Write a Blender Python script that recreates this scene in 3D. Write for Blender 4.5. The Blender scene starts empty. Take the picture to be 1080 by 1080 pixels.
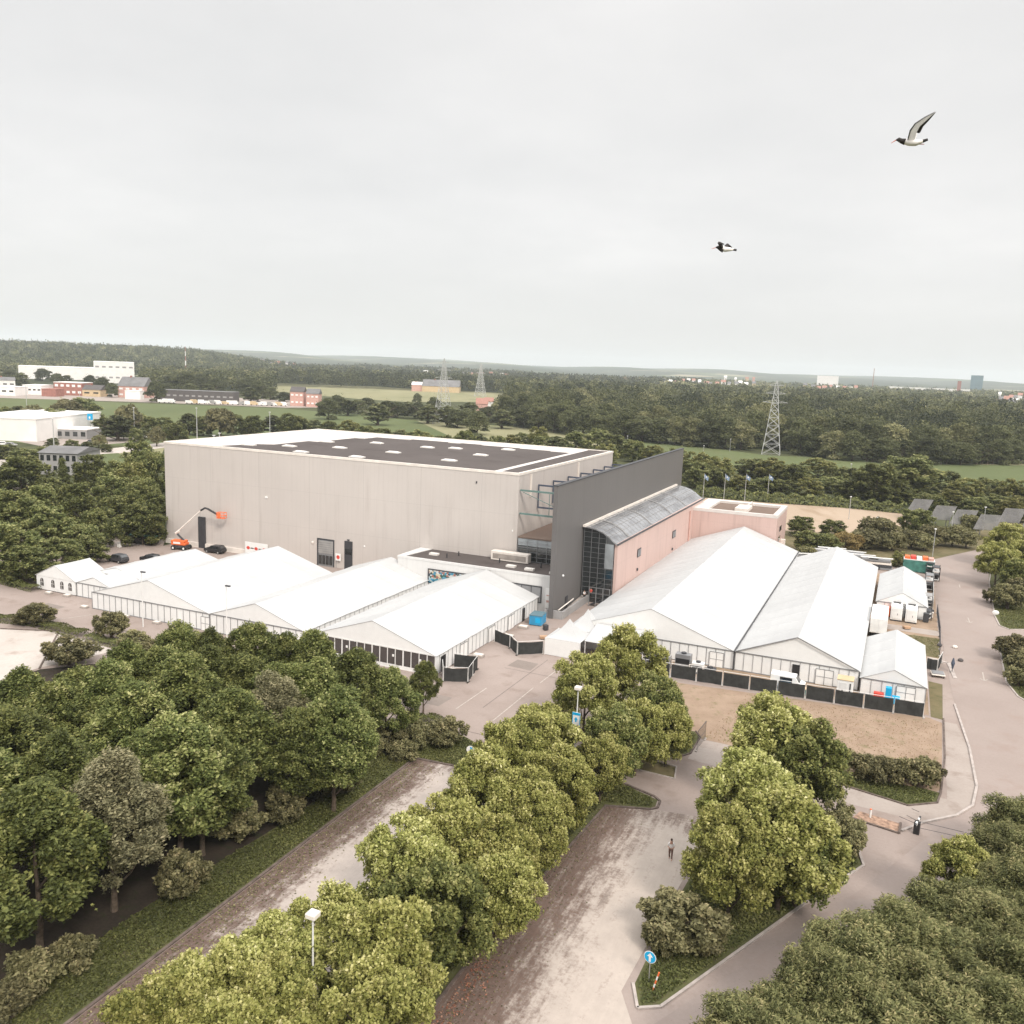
import bpy, math, random
import numpy as np
from mathutils import Vector, Matrix

random.seed(7)
scn = bpy.context.scene
COL = scn.collection
R = math.radians

# ------------------------------------------------------------------ camera maths
F, HC = 930.0, 40.0
ROLL = math.atan(.0375)
PITCH = math.atan((540 - 386) * math.cos(ROLL) / F)

def ray(px, py):
    u, v = px - 540, py - 540
    c, s = math.cos(ROLL), math.sin(ROLL)
    a, b = u * c + v * s, -u * s + v * c
    return (a, F * math.cos(PITCH) - b * math.sin(PITCH), -F * math.sin(PITCH) - b * math.cos(PITCH))

def at(px, py, z=0.0):
    r = ray(px, py); t = (z - HC) / r[2]
    return (r[0] * t, r[1] * t)

def pd(px, d):                                   # point at ground distance d in the direction of column px
    r = ray(px, 386 + (px - 540) * .0375); n = math.hypot(r[0], r[1])
    return (r[0] / n * d, r[1] / n * d)

TH = R(113.7)
AX = (math.sin(TH), math.cos(TH)); BX = (-AX[1], AX[0])
OX = at(176, 572)
SROT = math.atan2(AX[1], AX[0])

def xy(u, v): return (OX[0] + u * AX[0] + v * BX[0], OX[1] + u * AX[1] + v * BX[1])
def uv(p):
    d = (p[0] - OX[0], p[1] - OX[1])
    return (d[0] * AX[0] + d[1] * AX[1], d[0] * BX[0] + d[1] * BX[1])
def s(px, py, z=0.0): return uv(at(px, py, z))

# ------------------------------------------------------------------ materials
MATS = {}
def newmat(name):
    m = bpy.data.materials.new(name); m.use_nodes = True
    nt = m.node_tree; nt.nodes.clear()
    out = nt.nodes.new('ShaderNodeOutputMaterial'); MATS[name] = m
    return m, nt, out
def N(nt, t, **k):
    n = nt.nodes.new(t)
    for a, b in k.items(): setattr(n, a, b)
    return n
def coords(nt, obj=True, scale=(1, 1, 1)):
    tc = N(nt, 'ShaderNodeTexCoord'); mp = N(nt, 'ShaderNodeMapping')
    mp.inputs['Scale'].default_value = scale
    nt.links.new(tc.outputs['Object'], mp.inputs['Vector'])
    return mp.outputs['Vector']
def noise(nt, vec, scale, detail=4, rough=.55):
    n = N(nt, 'ShaderNodeTexNoise'); n.inputs['Scale'].default_value = scale
    n.inputs['Detail'].default_value = detail; n.inputs['Roughness'].default_value = rough
    nt.links.new(vec, n.inputs['Vector']); return n.outputs['Fac']
def ramp(nt, fac, stops):
    r = N(nt, 'ShaderNodeValToRGB'); el = r.color_ramp.elements
    while len(el) < len(stops): el.new(.5)
    for e, (p, c) in zip(el, stops): e.position = p; e.color = (*c, 1)
    nt.links.new(fac, r.inputs['Fac']); return r.outputs['Color']
def mix(nt, fac, a, b, mode='MIX'):
    m = N(nt, 'ShaderNodeMix', data_type='RGBA', blend_type=mode)
    for sock, v in ((m.inputs['Factor'], fac), (m.inputs['A'], a), (m.inputs['B'], b)):
        if isinstance(v, bpy.types.NodeSocket): nt.links.new(v, sock)
        elif isinstance(v, tuple): sock.default_value = (*v, 1)
        else: sock.default_value = v
    return m.outputs['Result']
def mth(nt, op, a, b=0.0, clamp=False):
    m = N(nt, 'ShaderNodeMath', operation=op, use_clamp=clamp)
    for i, v in enumerate((a, b)):
        if isinstance(v, bpy.types.NodeSocket): nt.links.new(v, m.inputs[i])
        else: m.inputs[i].default_value = v
    return m.outputs[0]
def sstep(nt, x, lo, hi):
    m = N(nt, 'ShaderNodeMapRange', interpolation_type='SMOOTHSTEP')
    nt.links.new(x, m.inputs['Value']); m.inputs['From Min'].default_value = lo; m.inputs['From Max'].default_value = hi
    return m.outputs['Result']
def principled(nt, out, col, rough=.8, metal=0, spec=.3, bump=None):
    p = N(nt, 'ShaderNodeBsdfPrincipled')
    if isinstance(col, tuple): p.inputs['Base Color'].default_value = (*col, 1)
    else: nt.links.new(col, p.inputs['Base Color'])
    if isinstance(rough, bpy.types.NodeSocket): nt.links.new(rough, p.inputs['Roughness'])
    else: p.inputs['Roughness'].default_value = rough
    p.inputs['Metallic'].default_value = metal
    p.inputs['Specular IOR Level'].default_value = spec
    if bump:
        b = N(nt, 'ShaderNodeBump'); b.inputs['Strength'].default_value = bump[1]; b.inputs['Distance'].default_value = bump[2]
        nt.links.new(bump[0], b.inputs['Height']); nt.links.new(b.outputs['Normal'], p.inputs['Normal'])
    nt.links.new(p.outputs['BSDF'], out.inputs['Surface']); return p
def simple(name, c, rough=.7, metal=0, var=.12, scale=.6, spec=.3):
    m, nt, out = newmat(name)
    n = noise(nt, coords(nt), scale, 5)
    a = tuple(x * (1 - var) for x in c); b = tuple(min(1, x * (1 + var)) for x in c)
    principled(nt, out, ramp(nt, n, [(.3, a), (.7, b)]), rough, metal, spec); return m

simple('white_metal', (.72, .71, .69), .5); simple('grey_metal', (.36, .35, .34), .5, .3); simple('dark_metal', (.05, .05, .055), .5)
simple('white_plastic', (.78, .77, .75), .6, var=.05); simple('black_cloth', (.035, .036, .035), .85, scale=1.5, var=.3)
simple('orange_paint', (.75, .16, .05), .5, var=.15); simple('red_paint', (.6, .07, .05), .5); simple('blue_paint', (.04, .26, .46), .5, var=.2)
simple('teal_paint', (.07, .21, .175), .6, var=.35, scale=1); simple('black_paint', (.02, .02, .022), .35, spec=.5); simple('rubber', (.025, .024, .024), .9)
simple('concrete', (.34, .30, .27), .9, var=.2, scale=.8); simple('kerb', (.40, .35, .32), .9, var=.2, scale=1.4)
simple('dark_kerb', (.13, .10, .085), .9, var=.4, scale=1.4)
simple('bark', (.10, .075, .055), .95, var=.4, scale=4); simple('lattice_metal', (.46, .46, .45), .6); simple('far_metal', (.40, .40, .39), .6)
simple('roof_grey', (.17, .165, .165), .8, var=.2, scale=.15); simple('roof_white', (.80, .77, .74), .8, var=.1, scale=.2)
simple('wall_white', (.80, .77, .74), .8, var=.06, scale=.2); simple('wall_grey', (.30, .29, .285), .8, var=.1, scale=.3); simple('brick', (.33, .15, .12), .9, var=.2)
simple('wall_tan', (.55, .42, .26), .9); simple('wall_pinkish', (.55, .33, .28), .9); simple('roof_dark', (.10, .09, .088), .85); simple('roof_red', (.36, .19, .15), .9)
simple('skin', (.45, .26, .19), .6, var=.05); simple('shirt_white', (.75, .72, .70), .8, var=.04, scale=5); simple('trousers', (.17, .10, .08), .9, var=.1, scale=5); simple('hair', (.05, .03, .02), .8)
simple('plum_white', (.84, .80, .77), .8, var=.06, scale=12); simple('plum_dark', (.035, .03, .028), .7, var=.2, scale=12); simple('bill', (.55, .14, .07), .5); simple('wood', (.42, .27, .17), .85, var=.3, scale=1)
simple('skylight', (.70, .67, .63), .5, var=.05); simple('tower_teal', (.10, .17, .20), .4, var=.2, scale=.05); simple('screen_slat', (.155, .148, .143), .6, .2, var=.2, scale=.5)
simple('sign_blue', (.01, .36, .66), .5, var=.03); simple('line_paint', (.40, .35, .31), .85, var=.25, scale=2); simple('tar', (.12, .10, .09), .8, var=.4, scale=1)
simple('flag_blue', (.22, .30, .42), .7); simple('duct', (.72, .66, .60), .6); simple('steel_blue', (.07, .085, .12), .5); simple('steel_teal', (.12, .19, .175), .5); simple('sky_pale_glass', (.30, .325, .34), .12, .3, .25, .35, .9); simple('wood_chips', (.33, .215, .155), .95, var=.5, scale=2.5)  # pale glass carries the reflected sky in its base colour
simple('frame_grey', (.24, .24, .245), .5, .2); simple('brown_paint', (.10, .055, .045), .7)

def glass(name, c, rough=.08):
    m, nt, out = newmat(name)
    p = principled(nt, out, c, rough, 0, 1.0); p.inputs['Coat Weight'].default_value = .3
    return m
glass('dark_glass', (.012, .016, .018)); glass('tent_glass', (.035, .03, .03), .15)
glass('car_glass', (.02, .022, .025), .05)

def tent_material(name, c, t):
    m, nt, out = newmat(name)
    v = coords(nt); n = noise(nt, v, .08, 4); n2 = noise(nt, coords(nt, scale=(1, .15, 1)), 1.3, 3)
    f = mth(nt, 'ADD', mth(nt, 'MULTIPLY', n, .7), mth(nt, 'MULTIPLY', n2, .3))
    col = ramp(nt, f, [(.3, tuple(x * .86 for x in c)), (.65, c)])
    p = principled(nt, out, col, .55, 0, .3, (n2, .15, .05))
    tr = N(nt, 'ShaderNodeBsdfTranslucent'); nt.links.new(col, tr.inputs['Color'])
    mx = N(nt, 'ShaderNodeMixShader'); mx.inputs[0].default_value = t
    nt.links.new(p.outputs[0], mx.inputs[1]); nt.links.new(tr.outputs[0], mx.inputs[2]); nt.links.new(mx.outputs[0], out.inputs['Surface'])
tent_material('wing_white', (.92, .90, .88), .5); tent_material('canvas', (.55, .55, .545), .08); tent_material('canvas_wall', (.84, .835, .82), .06)

def clad(name, c, step, streak, seam=.78):
    """sheet metal cladding: fine vertical seams, broad panels, vertical weather streaks"""
    m, nt, out = newmat(name)
    tc = N(nt, 'ShaderNodeTexCoord'); sp = N(nt, 'ShaderNodeSeparateXYZ'); nt.links.new(tc.outputs['Object'], sp.inputs[0])
    h = mth(nt, 'ADD', sp.outputs['X'], sp.outputs['Y'])
    fr = mth(nt, 'FRACT', mth(nt, 'MULTIPLY', h, 1 / step))
    line = mth(nt, 'LESS_THAN', fr, .016 * 10 / step * .6)
    fine = mth(nt, 'LESS_THAN', mth(nt, 'FRACT', mth(nt, 'MULTIPLY', h, 1.0)), .14)
    cell = N(nt, 'ShaderNodeTexWhiteNoise', noise_dimensions='1D'); nt.links.new(mth(nt, 'FLOOR', mth(nt, 'MULTIPLY', h, 1 / step)), cell.inputs['W'])
    st = noise(nt, coords(nt, scale=(1, 1, .06)), .9, 6, .65)
    bl = noise(nt, coords(nt), .09, 4)
    col = ramp(nt, bl, [(.3, tuple(x * .92 for x in c)), (.7, c)])
    col = mix(nt, mth(nt, 'MULTIPLY', cell.outputs[0], .06), col, tuple(x * .6 for x in c))
    col = mix(nt, mth(nt, 'MULTIPLY', sstep(nt, st, .5, .78), streak), col, tuple(x * y for x, y in zip(c, (.52, .48, .46))))
    col = mix(nt, mth(nt, 'MULTIPLY', fine, .06), col, tuple(x * .5 for x in c))
    col = mix(nt, mth(nt, 'MULTIPLY', line, 1 - seam), col, tuple(x * .3 for x in c))
    # horizontal sheet joints, very faint
    hz = mth(nt, 'LESS_THAN', mth(nt, 'FRACT', mth(nt, 'MULTIPLY', sp.outputs['Z'], 1 / 7.1)), .012)
    col = mix(nt, mth(nt, 'MULTIPLY', hz, .15), col, tuple(x * .4 for x in c))
    principled(nt, out, col, .5, 0, .35, (fine, .3, .02)); return m
clad('hall_cladding', (.56, .51, .475), 12.4, .30)
clad('grey_cladding', (.145, .137, .134), 6.2, .25, .85)
clad('pink_cladding', (.58, .42, .375), 5.6, .5, .9)
clad('annex_cladding', (.66, .65, .635), 7.5, .15, .9)

def ground_mat(name, c1, c2, s1, c3=None, s2=6, speck=.0, bump=.2, rough=.95, stretch=(1, 1, 1)):
    m, nt, out = newmat(name)
    v = coords(nt, scale=stretch)
    a = noise(nt, v, s1, 6, .6); b = noise(nt, v, s2, 5, .7)
    col = ramp(nt, mth(nt, 'ADD', mth(nt, 'MULTIPLY', a, .65), mth(nt, 'MULTIPLY', b, .35)), [(.32, c1), (.66, c2)])
    if c3: col = mix(nt, sstep(nt, noise(nt, v, s1 * 2.3, 6, .65), .52, .72), col, c3)
    if speck:
        vo = N(nt, 'ShaderNodeTexVoronoi'); vo.inputs['Scale'].default_value = 2.2; nt.links.new(v, vo.inputs['Vector'])
        col = mix(nt, mth(nt, 'MULTIPLY', mth(nt, 'LESS_THAN', vo.outputs['Distance'], .09), speck), col, tuple(x * .4 for x in c1))
    principled(nt, out, col, rough, 0, .15, (b, bump, .05)); return m
ground_mat('asphalt', (.265, .212, .186), (.345, .285, .255), .10, (.24, .188, .160), 3.5, .35)
ground_mat('tarmac_old', (.20, .165, .145), (.26, .22, .195), .3, None, 4, .3)
ground_mat('road', (.265, .214, .190), (.33, .274, .246), .08, (.28, .218, .190), 3.0, .2)
ground_mat('pale_lot', (.42, .37, .33), (.52, .47, .43), .12, (.36, .30, .26), 2.5)
ground_mat('pavement', (.30, .25, .22), (.38, .33, .295), .15, (.26, .21, .18), 3)
ground_mat('dry_grass', (.24, .168, .118), (.34, .252, .185), .35, (.20, .165, .095), 5, .2)
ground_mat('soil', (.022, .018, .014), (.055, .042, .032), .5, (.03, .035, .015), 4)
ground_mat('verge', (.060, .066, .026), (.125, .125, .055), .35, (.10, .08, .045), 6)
ground_mat('verge_dry', (.10, .095, .045), (.19, .15, .085), .3, (.08, .08, .035), 5)
ground_mat('field_green', (.085, .105, .042), (.125, .145, .062), .012, (.115, .125, .055), .3, stretch=(1, .3, 1))
ground_mat('field_pale', (.20, .195, .105), (.27, .25, .145), .012, (.17, .17, .085), .3, stretch=(1, .3, 1))
ground_mat('field_tan', (.33, .25, .18), (.41, .32, .24), .03, (.30, .22, .15), 1.5, stretch=(1, .3, 1))
ground_mat('roof_felt', (.085, .072, .068), (.112, .096, .09), .06, (.075, .062, .058), 2)
ground_mat('roof_brown', (.16, .115, .092), (.21, .155, .125), .1, None, 2)
ground_mat('roof_membrane', (.56, .52, .49), (.66, .62, .585), .08, (.52, .48, .45), 2)

# gravel lots: brown litter drifted along one long edge (local x = metres from that edge)
def lot_mat(name, w, ends, col_p=(.40, .34, .30)):
    m, nt, out = newmat(name)
    tc = N(nt, 'ShaderNodeTexCoord'); sp = N(nt, 'ShaderNodeSeparateXYZ'); nt.links.new(tc.outputs['Object'], sp.inputs[0])
    v = coords(nt); big = noise(nt, v, .12, 5); mid = noise(nt, v, .6, 6, .7); fine = noise(nt, v, 3.2, 6, .75)
    stv = coords(nt, scale=(1.6, .22, 1)); streak = noise(nt, stv, .9, 6, .7)
    x = mth(nt, 'ADD', sp.outputs['X'], mth(nt, 'MULTIPLY', mth(nt, 'SUBTRACT', big, .5), 5.0))
    x = mth(nt, 'ADD', x, mth(nt, 'MULTIPLY', mth(nt, 'SUBTRACT', mid, .5), 5.0))
    d = mth(nt, 'SUBTRACT', 1.0, sstep(nt, x, w * .3, w * 1.9))
    e = sstep(nt, mth(nt, 'ADD', sp.outputs['Y'], mth(nt, 'MULTIPLY', big, 4.0)), ends, ends + 2.5)
    d = mth(nt, 'MAXIMUM', d, mth(nt, 'MULTIPLY', e, .55))
    pale = ramp(nt, mth(nt, 'ADD', mth(nt, 'MULTIPLY', mid, .5), mth(nt, 'MULTIPLY', streak, .5)), [(.3, tuple(k * .86 for k in col_p)), (.65, tuple(min(1, k * 1.12) for k in col_p))])
    dirt = ramp(nt, fine, [(.3, (.075, .048, .038)), (.62, (.15, .10, .08)), (.8, (.25, .185, .15))])
    scr = sstep(nt, streak, .54, .70)
    dirt = mix(nt, mth(nt, 'MULTIPLY', scr, .55), dirt, tuple(k * .62 for k in col_p))
    br = mth(nt, 'ADD', mth(nt, 'MULTIPLY', mth(nt, 'SUBTRACT', fine, .5), 1.5), mth(nt, 'MULTIPLY', mth(nt, 'SUBTRACT', streak, .5), 2.2))
    f = mth(nt, 'MULTIPLY', sstep(nt, mth(nt, 'ADD', d, br), .10, .98), .95)
    col = mix(nt, f, pale, dirt)
    principled(nt, out, col, .95, 0, .1, (fine, .3, .05)); return m
lot_mat('gravel_left', 2.6, 42.0, (.45, .39, .35)); lot_mat('gravel_right', 4.4, 29.5, (.43, .37, .325))

# land out to the horizon: patchwork of fields and dark woodland
def land_mat():
    m, nt, out = newmat('land')
    tc = N(nt, 'ShaderNodeTexCoord'); v = tc.outputs['Object']
    mp = N(nt, 'ShaderNodeMapping'); mp.inputs['Scale'].default_value = (.0014, .0007, 0); nt.links.new(v, mp.inputs['Vector'])
    vo = N(nt, 'ShaderNodeTexVoronoi'); vo.inputs['Scale'].default_value = 2.4; nt.links.new(mp.outputs[0], vo.inputs['Vector'])
    sep = N(nt, 'ShaderNodeSeparateColor'); nt.links.new(vo.outputs['Color'], sep.inputs[0])
    fields = ramp(nt, sep.outputs[0], [(.0, (.07, .09, .04)), (.35, (.10, .115, .05)), (.6, (.16, .155, .08)), (.85, (.30, .26, .17)), (1, (.24, .22, .13))])
    wood = noise(nt, v, .0011, 7, .62)
    can = ramp(nt, noise(nt, v, .035, 5, .7), [(.35, (.020, .028, .016)), (.65, (.055, .066, .032))])
    far = mix(nt, sstep(nt, wood, .40, .46), fields, can)
    near = ramp(nt, noise(nt, v, .05, 6, .65), [(.35, (.035, .042, .018)), (.65, (.10, .105, .05))])
    ln = N(nt, 'ShaderNodeVectorMath', operation='LENGTH'); nt.links.new(v, ln.inputs[0])
    col = mix(nt, sstep(nt, ln.outputs['Value'], 900, 1300), near, far)
    principled(nt, out, col, .95, 0, .1)
land_mat()

def leaf_mat(name, stops, trans=.28, sat=.06, spread=.28):
    m, nt, out = newmat(name)
    at_ = N(nt, 'ShaderNodeAttribute', attribute_name='tone'); oi = N(nt, 'ShaderNodeObjectInfo')
    f = mth(nt, 'ADD', at_.outputs['Fac'], mth(nt, 'MULTIPLY', mth(nt, 'SUBTRACT', oi.outputs['Random'], .5), spread), True)
    col = ramp(nt, f, stops)
    hs = N(nt, 'ShaderNodeHueSaturation'); nt.links.new(col, hs.inputs['Color'])
    nt.links.new(mth(nt, 'ADD', .490, mth(nt, 'MULTIPLY', oi.outputs['Random'], sat * .42)), hs.inputs['Hue'])
    col = hs.outputs['Color']
    p = N(nt, 'ShaderNodeBsdfPrincipled'); p.inputs['Roughness'].default_value = .6; p.inputs['Specular IOR Level'].default_value = .25
    nt.links.new(col, p.inputs['Base Color'])
    t = N(nt, 'ShaderNodeBsdfTranslucent'); nt.links.new(col, t.inputs['Color'])
    mx = N(nt, 'ShaderNodeMixShader'); mx.inputs[0].default_value = trans
    nt.links.new(p.outputs[0], mx.inputs[1]); nt.links.new(t.outputs[0], mx.inputs[2]); nt.links.new(mx.outputs[0], out.inputs['Surface'])
leaf_mat('leaf_dark', [(.0, (.036, .046, .013)), (.45, (.122, .142, .040)), (.8, (.28, .285, .092)), (1, (.46, .43, .20))])
leaf_mat('leaf_bronze', [(.0, (.07, .068, .036)), (.45, (.175, .160, .088)), (.8, (.31, .275, .16)), (1, (.44, .37, .23))])
leaf_mat('leaf_plane', [(.0, (.090, .104, .022)), (.45, (.285, .285, .078)), (.8, (.49, .46, .175)), (1, (.66, .61, .33))])
leaf_mat('leaf_shrub', [(.0, (.065, .064, .030)), (.45, (.175, .162, .075)), (.8, (.31, .275, .14)), (1, (.43, .35, .20))])
leaf_mat('leaf_thicket', [(.0, (.055, .062, .024)), (.45, (.155, .160, .060)), (.8, (.29, .27, .12)), (1, (.42, .35, .18))])
leaf_mat('leaf_mid', [(.0, (.048, .060, .020)), (.45, (.148, .164, .054)), (.8, (.29, .285, .105)), (1, (.42, .38, .19))])
leaf_mat('leaf_far', [(.0, (.030, .038, .017)), (.45, (.098, .108, .044)), (.8, (.205, .205, .092)), (1, (.33, .30, .155))], sat=.05, spread=.4)
leaf_mat('leaf_bright', [(.0, (.075, .085, .02)), (.45, (.19, .19, .055)), (.8, (.31, .28, .11)), (1, (.44, .39, .19))])
leaf_mat('leaf_golden', [(.0, (.12, .08, .03)), (.45, (.26, .18, .07)), (.8, (.36, .27, .12)), (1, (.45, .36, .2))])
leaf_mat('leaf_cover', [(.0, (.055, .064, .020)), (.45, (.125, .135, .042)), (.8, (.22, .215, .08)), (1, (.30, .27, .13))])
leaf_mat('litter', [(.0, (.16, .07, .045)), (.45, (.30, .13, .08)), (.8, (.38, .22, .15)), (1, (.45, .35, .28))], trans=.05)

# ------------------------------------------------------------------ mesh helpers
class MB:
    def __init__(self): self.v = []; self.f = []; self.mi = []; self.cur = 0
    def mat(self, i): self.cur = i; return self
    def add(self, vs, fs):
        n = len(self.v); self.v += [tuple(p) for p in vs]
        for f in fs: self.f.append(tuple(n + i for i in f)); self.mi.append(self.cur)
        return self
    def box(self, x0, x1, y0, y1, z0, z1):
        return self.add([(x0, y0, z0), (x1, y0, z0), (x1, y1, z0), (x0, y1, z0), (x0, y0, z1), (x1, y0, z1), (x1, y1, z1), (x0, y1, z1)],
                        [(0, 3, 2, 1), (4, 5, 6, 7), (0, 1, 5, 4), (1, 2, 6, 5), (2, 3, 7, 6), (3, 0, 4, 7)])
    def prism(self, poly, z0, z1):
        n = len(poly)
        a = sum(poly[i][0] * poly[(i + 1) % n][1] - poly[(i + 1) % n][0] * poly[i][1] for i in range(n))
        if a < 0: poly = poly[::-1]
        return self.add([(x, y, z0) for x, y in poly] + [(x, y, z1) for x, y in poly],
                        [tuple(range(n))[::-1], tuple(range(n, 2 * n))] + [(i, (i + 1) % n, n + (i + 1) % n, n + i) for i in range(n)])
    def tube(self, pts, r, seg=6, r2=None):
        pts = [Vector(p) for p in pts]; n = len(pts); base = len(self.v); rings = []
        for i, p in enumerate(pts):
            t = (pts[min(i + 1, n - 1)] - pts[max(i - 1, 0)]).normalized()
            a = t.orthogonal().normalized() if abs(t.z) < .99 else Vector((1, 0, 0)); 
            if abs(t.z) < .99: a = Vector((0, 0, 1)).cross(t).normalized()
            b = t.cross(a)
            rr = (r + (r2 - r) * i / (n - 1)) if r2 is not None else (r[i] if isinstance(r, (list, tuple)) else r)
            rings.append([tuple(p + (a * math.cos(k * 2 * math.pi / seg) + b * math.sin(k * 2 * math.pi / seg)) * rr) for k in range(seg)])
        vs = [q for ring in rings for q in ring]; fs = []
        for i in range(n - 1):
            for k in range(seg):
                k2 = (k + 1) % seg; fs.append((i * seg + k, i * seg + k2, (i + 1) * seg + k2, (i + 1) * seg + k))
        fs.append(tuple(range(seg))[::-1]); fs.append(tuple(range((n - 1) * seg, n * seg)))
        return self.add(vs, fs)
    def bar(self, a, b, w, h=None):
        return self.tube([a, b], w * .7, 4)
    def quad(self, *vs): return self.add(vs, [tuple(range(len(vs)))])
    def ell(self, c, r, seg=10, rings=7):
        vs = [(c[0], c[1], c[2] - r[2])]
        for i in range(1, rings):
            t = -math.pi / 2 + math.pi * i / rings
            for k in range(seg):
                a = 2 * math.pi * k / seg
                vs.append((c[0] + r[0] * math.cos(t) * math.cos(a), c[1] + r[1] * math.cos(t) * math.sin(a), c[2] + r[2] * math.sin(t)))
        vs.append((c[0], c[1], c[2] + r[2])); fs = []
        for k in range(seg): fs.append((0, 1 + (k + 1) % seg, 1 + k))
        for i in range(rings - 2):
            for k in range(seg):
                a = 1 + i * seg; fs.append((a + k, a + (k + 1) % seg, a + seg + (k + 1) % seg, a + seg + k))
        l = len(vs) - 1; a = 1 + (rings - 2) * seg
        for k in range(seg): fs.append((a + k, a + (k + 1) % seg, l))
        return self.add(vs, fs)
    def mesh(self, name, mats):
        me = bpy.data.meshes.new(name); me.from_pydata(self.v, [], self.f)
        for m in (mats if isinstance(mats, (list, tuple)) else [mats]): me.materials.append(MATS[m])
        me.polygons.foreach_set('material_index', self.mi); me.update(); return me
    def build(self, name, mats, parent=None, smooth=False, bevel=0):
        me = self.mesh(name, mats)
        if smooth: me.polygons.foreach_set('use_smooth', [True] * len(me.polygons))
        o = bpy.data.objects.new(name, me); COL.objects.link(o)
        if parent: o.parent = parent
        if bevel:
            md = o.modifiers.new('bevel', 'BEVEL'); md.width = bevel; md.segments = 2; md.limit_method = 'ANGLE'
        return o

def tag(o, label=None, cat=None, group=None, kind=None):
    if label: o['label'] = label
    if cat: o['category'] = cat
    if group: o['group'] = group
    if kind: o['kind'] = kind
    return o
def empty(name, p, z=0, rz=0, label=None, cat=None, group=None):
    o = bpy.data.objects.new(name, None); COL.objects.link(o); o.empty_display_size = .5
    o.location = (p[0], p[1], z); o.rotation_euler = (0, 0, rz); return tag(o, label, cat, group)
def thing(name, label, cat, u, v, z=0, rz=0, group=None): return empty(name, xy(u, v), z, SROT + rz, label, cat, group)
def copy_tree(o, parent=None):
    c = o.copy(); COL.objects.link(c); c.parent = parent
    for ch in list(o.children): copy_tree(ch, c)
    return c
ORD = ['first', 'second', 'third', 'fourth', 'fifth', 'sixth', 'seventh', 'eighth', 'ninth', 'tenth', 'eleventh', 'twelfth', 'thirteenth', 'fourteenth', 'fifteenth', 'sixteenth', 'seventeenth', 'eighteenth', 'nineteenth', 'twentieth']
ORD += ['twenty-' + w for w in ORD[:9]] + ['thirtieth'] + ['thirty-' + w for w in ORD[:9]] + ['fortieth'] + ['forty-' + w for w in ORD[:9]]

# ------------------------------------------------------------------ land
def landz(x, y):
    d = math.hypot(x, y); az = math.degrees(math.atan2(x, y))
    def ss(t): t = max(0, min(1, t)); return t * t * (3 - 2 * t)
    z = 0
    # wooded ridge on the left
    z += 34 * ss((d - 1900) / 900) * ss((-13 - az) / 9)
    z += 12 * ss((d - 2600) / 1200) * ss((6 - az) / 12)
    # far rolling hills
    w = .5 + .5 * math.sin(az * .33 + 1.0) * math.sin(d * .00042 + az * .11)
    z += ss((d - 5000) / 4500) * (34 + 40 * w + 9 * math.sin(az * .9 + d * .001)) * (.25 + .75 * ss((az + 26) / 14))
    z += ss((d - 3800) / 2500) * 14 * (.5 + .5 * math.sin(az * .55 + d * .0013))
    return z
def build_land():
    rad = [0, 150, 300, 500, 800, 1200, 1500] + [1500 + 130 * i for i in range(1, 64)] + [10000, 10500, 11200, 12000, 13500]
    azs = np.linspace(0, 2 * math.pi, 361)[:-1]
    vs = [(0, 0, 0)]; fs = []
    for r_ in rad[1:]:
        for a in azs:
            x, y = r_ * math.sin(a), r_ * math.cos(a); vs.append((x, y, landz(x, y)))
    n = len(azs)
    for k in range(n): fs.append((0, 1 + (k + 1) % n, 1 + k))
    for i in range(len(rad) - 2):
        for k in range(n):
            a = 1 + i * n; fs.append((a + k, a + (k + 1) % n, a + n + (k + 1) % n, a + n + k))
    m = MB(); m.add(vs, fs); o = m.build('ground', 'land'); tag(o, kind='structure')
    for p in o.data.polygons: p.use_smooth = True
build_land()

def sheet(name, pts, z, mat, site=True, origin=None, kind='structure'):
    """flat sheet; pts in site (u,v) metres, or world xy"""
    o0 = origin or pts[0]
    m = MB(); n = len(pts)
    a = sum(pts[i][0] * pts[(i + 1) % n][1] - pts[(i + 1) % n][0] * pts[i][1] for i in range(n))
    if a < 0: pts = pts[::-1]
    m.add([(p[0] - o0[0], p[1] - o0[1], 0) for p in pts], [tuple(range(n))])
    o = m.build(name, mat)
    if site: q = xy(*o0); o.location = (q[0], q[1], z); o.rotation_euler = (0, 0, SROT)
    else: o.location = (o0[0], o0[1], z)
    return tag(o, kind=kind)
def arc(c, r, a0, a1, n=8): return [(c[0] + r * math.cos(R(a0 + (a1 - a0) * i / n)), c[1] + r * math.sin(R(a0 + (a1 - a0) * i / n))) for i in range(n + 1)]

# near sheets in site metres
sheet('tarmac_yard', [(-60, -75), (-60, -10), (-24, 1), (-14, 2.5), (-12, 14), (-8, 18), (-6, 6), (2, -3), (2, 90), (152, 90), (153.7, 60), (154.9, -34), (155, -45), (146, -66), (134, -91), (116, -140), (40, -140)], .012, 'asphalt')
sheet('pale_lot', [(-45, -53.5), (26, -57.6), (33.8, -54.2), (47.5, -56.2), (44.6, -66), (44.6, -120), (-45, -120)], .022, 'pale_lot')
sheet('gravel_lot', [(99.6, -110), (99.6, -65.4), (110.8, -64.9), (110.8, -110)], .022, 'gravel_left', origin=(99.6, -108))
sheet('gravel_lot', [(118.15, -112), (118.55, -88), (119.95, -66.0), (124.0, -64.4), (128.8, -63.6), (129.6, -66.5), (129.0, -80), (128.6, -89), (131.5, -94), (124, -112)], .022, 'gravel_right', origin=(118.6, -96))
sheet('soil_bed', [(45.2, -125), (45.2, -66), (50, -60.5), (95.4, -59.5), (96.6, -70), (96.2, -84), (95.2, -96), (95.3, -125)], .024, 'soil')
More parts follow.
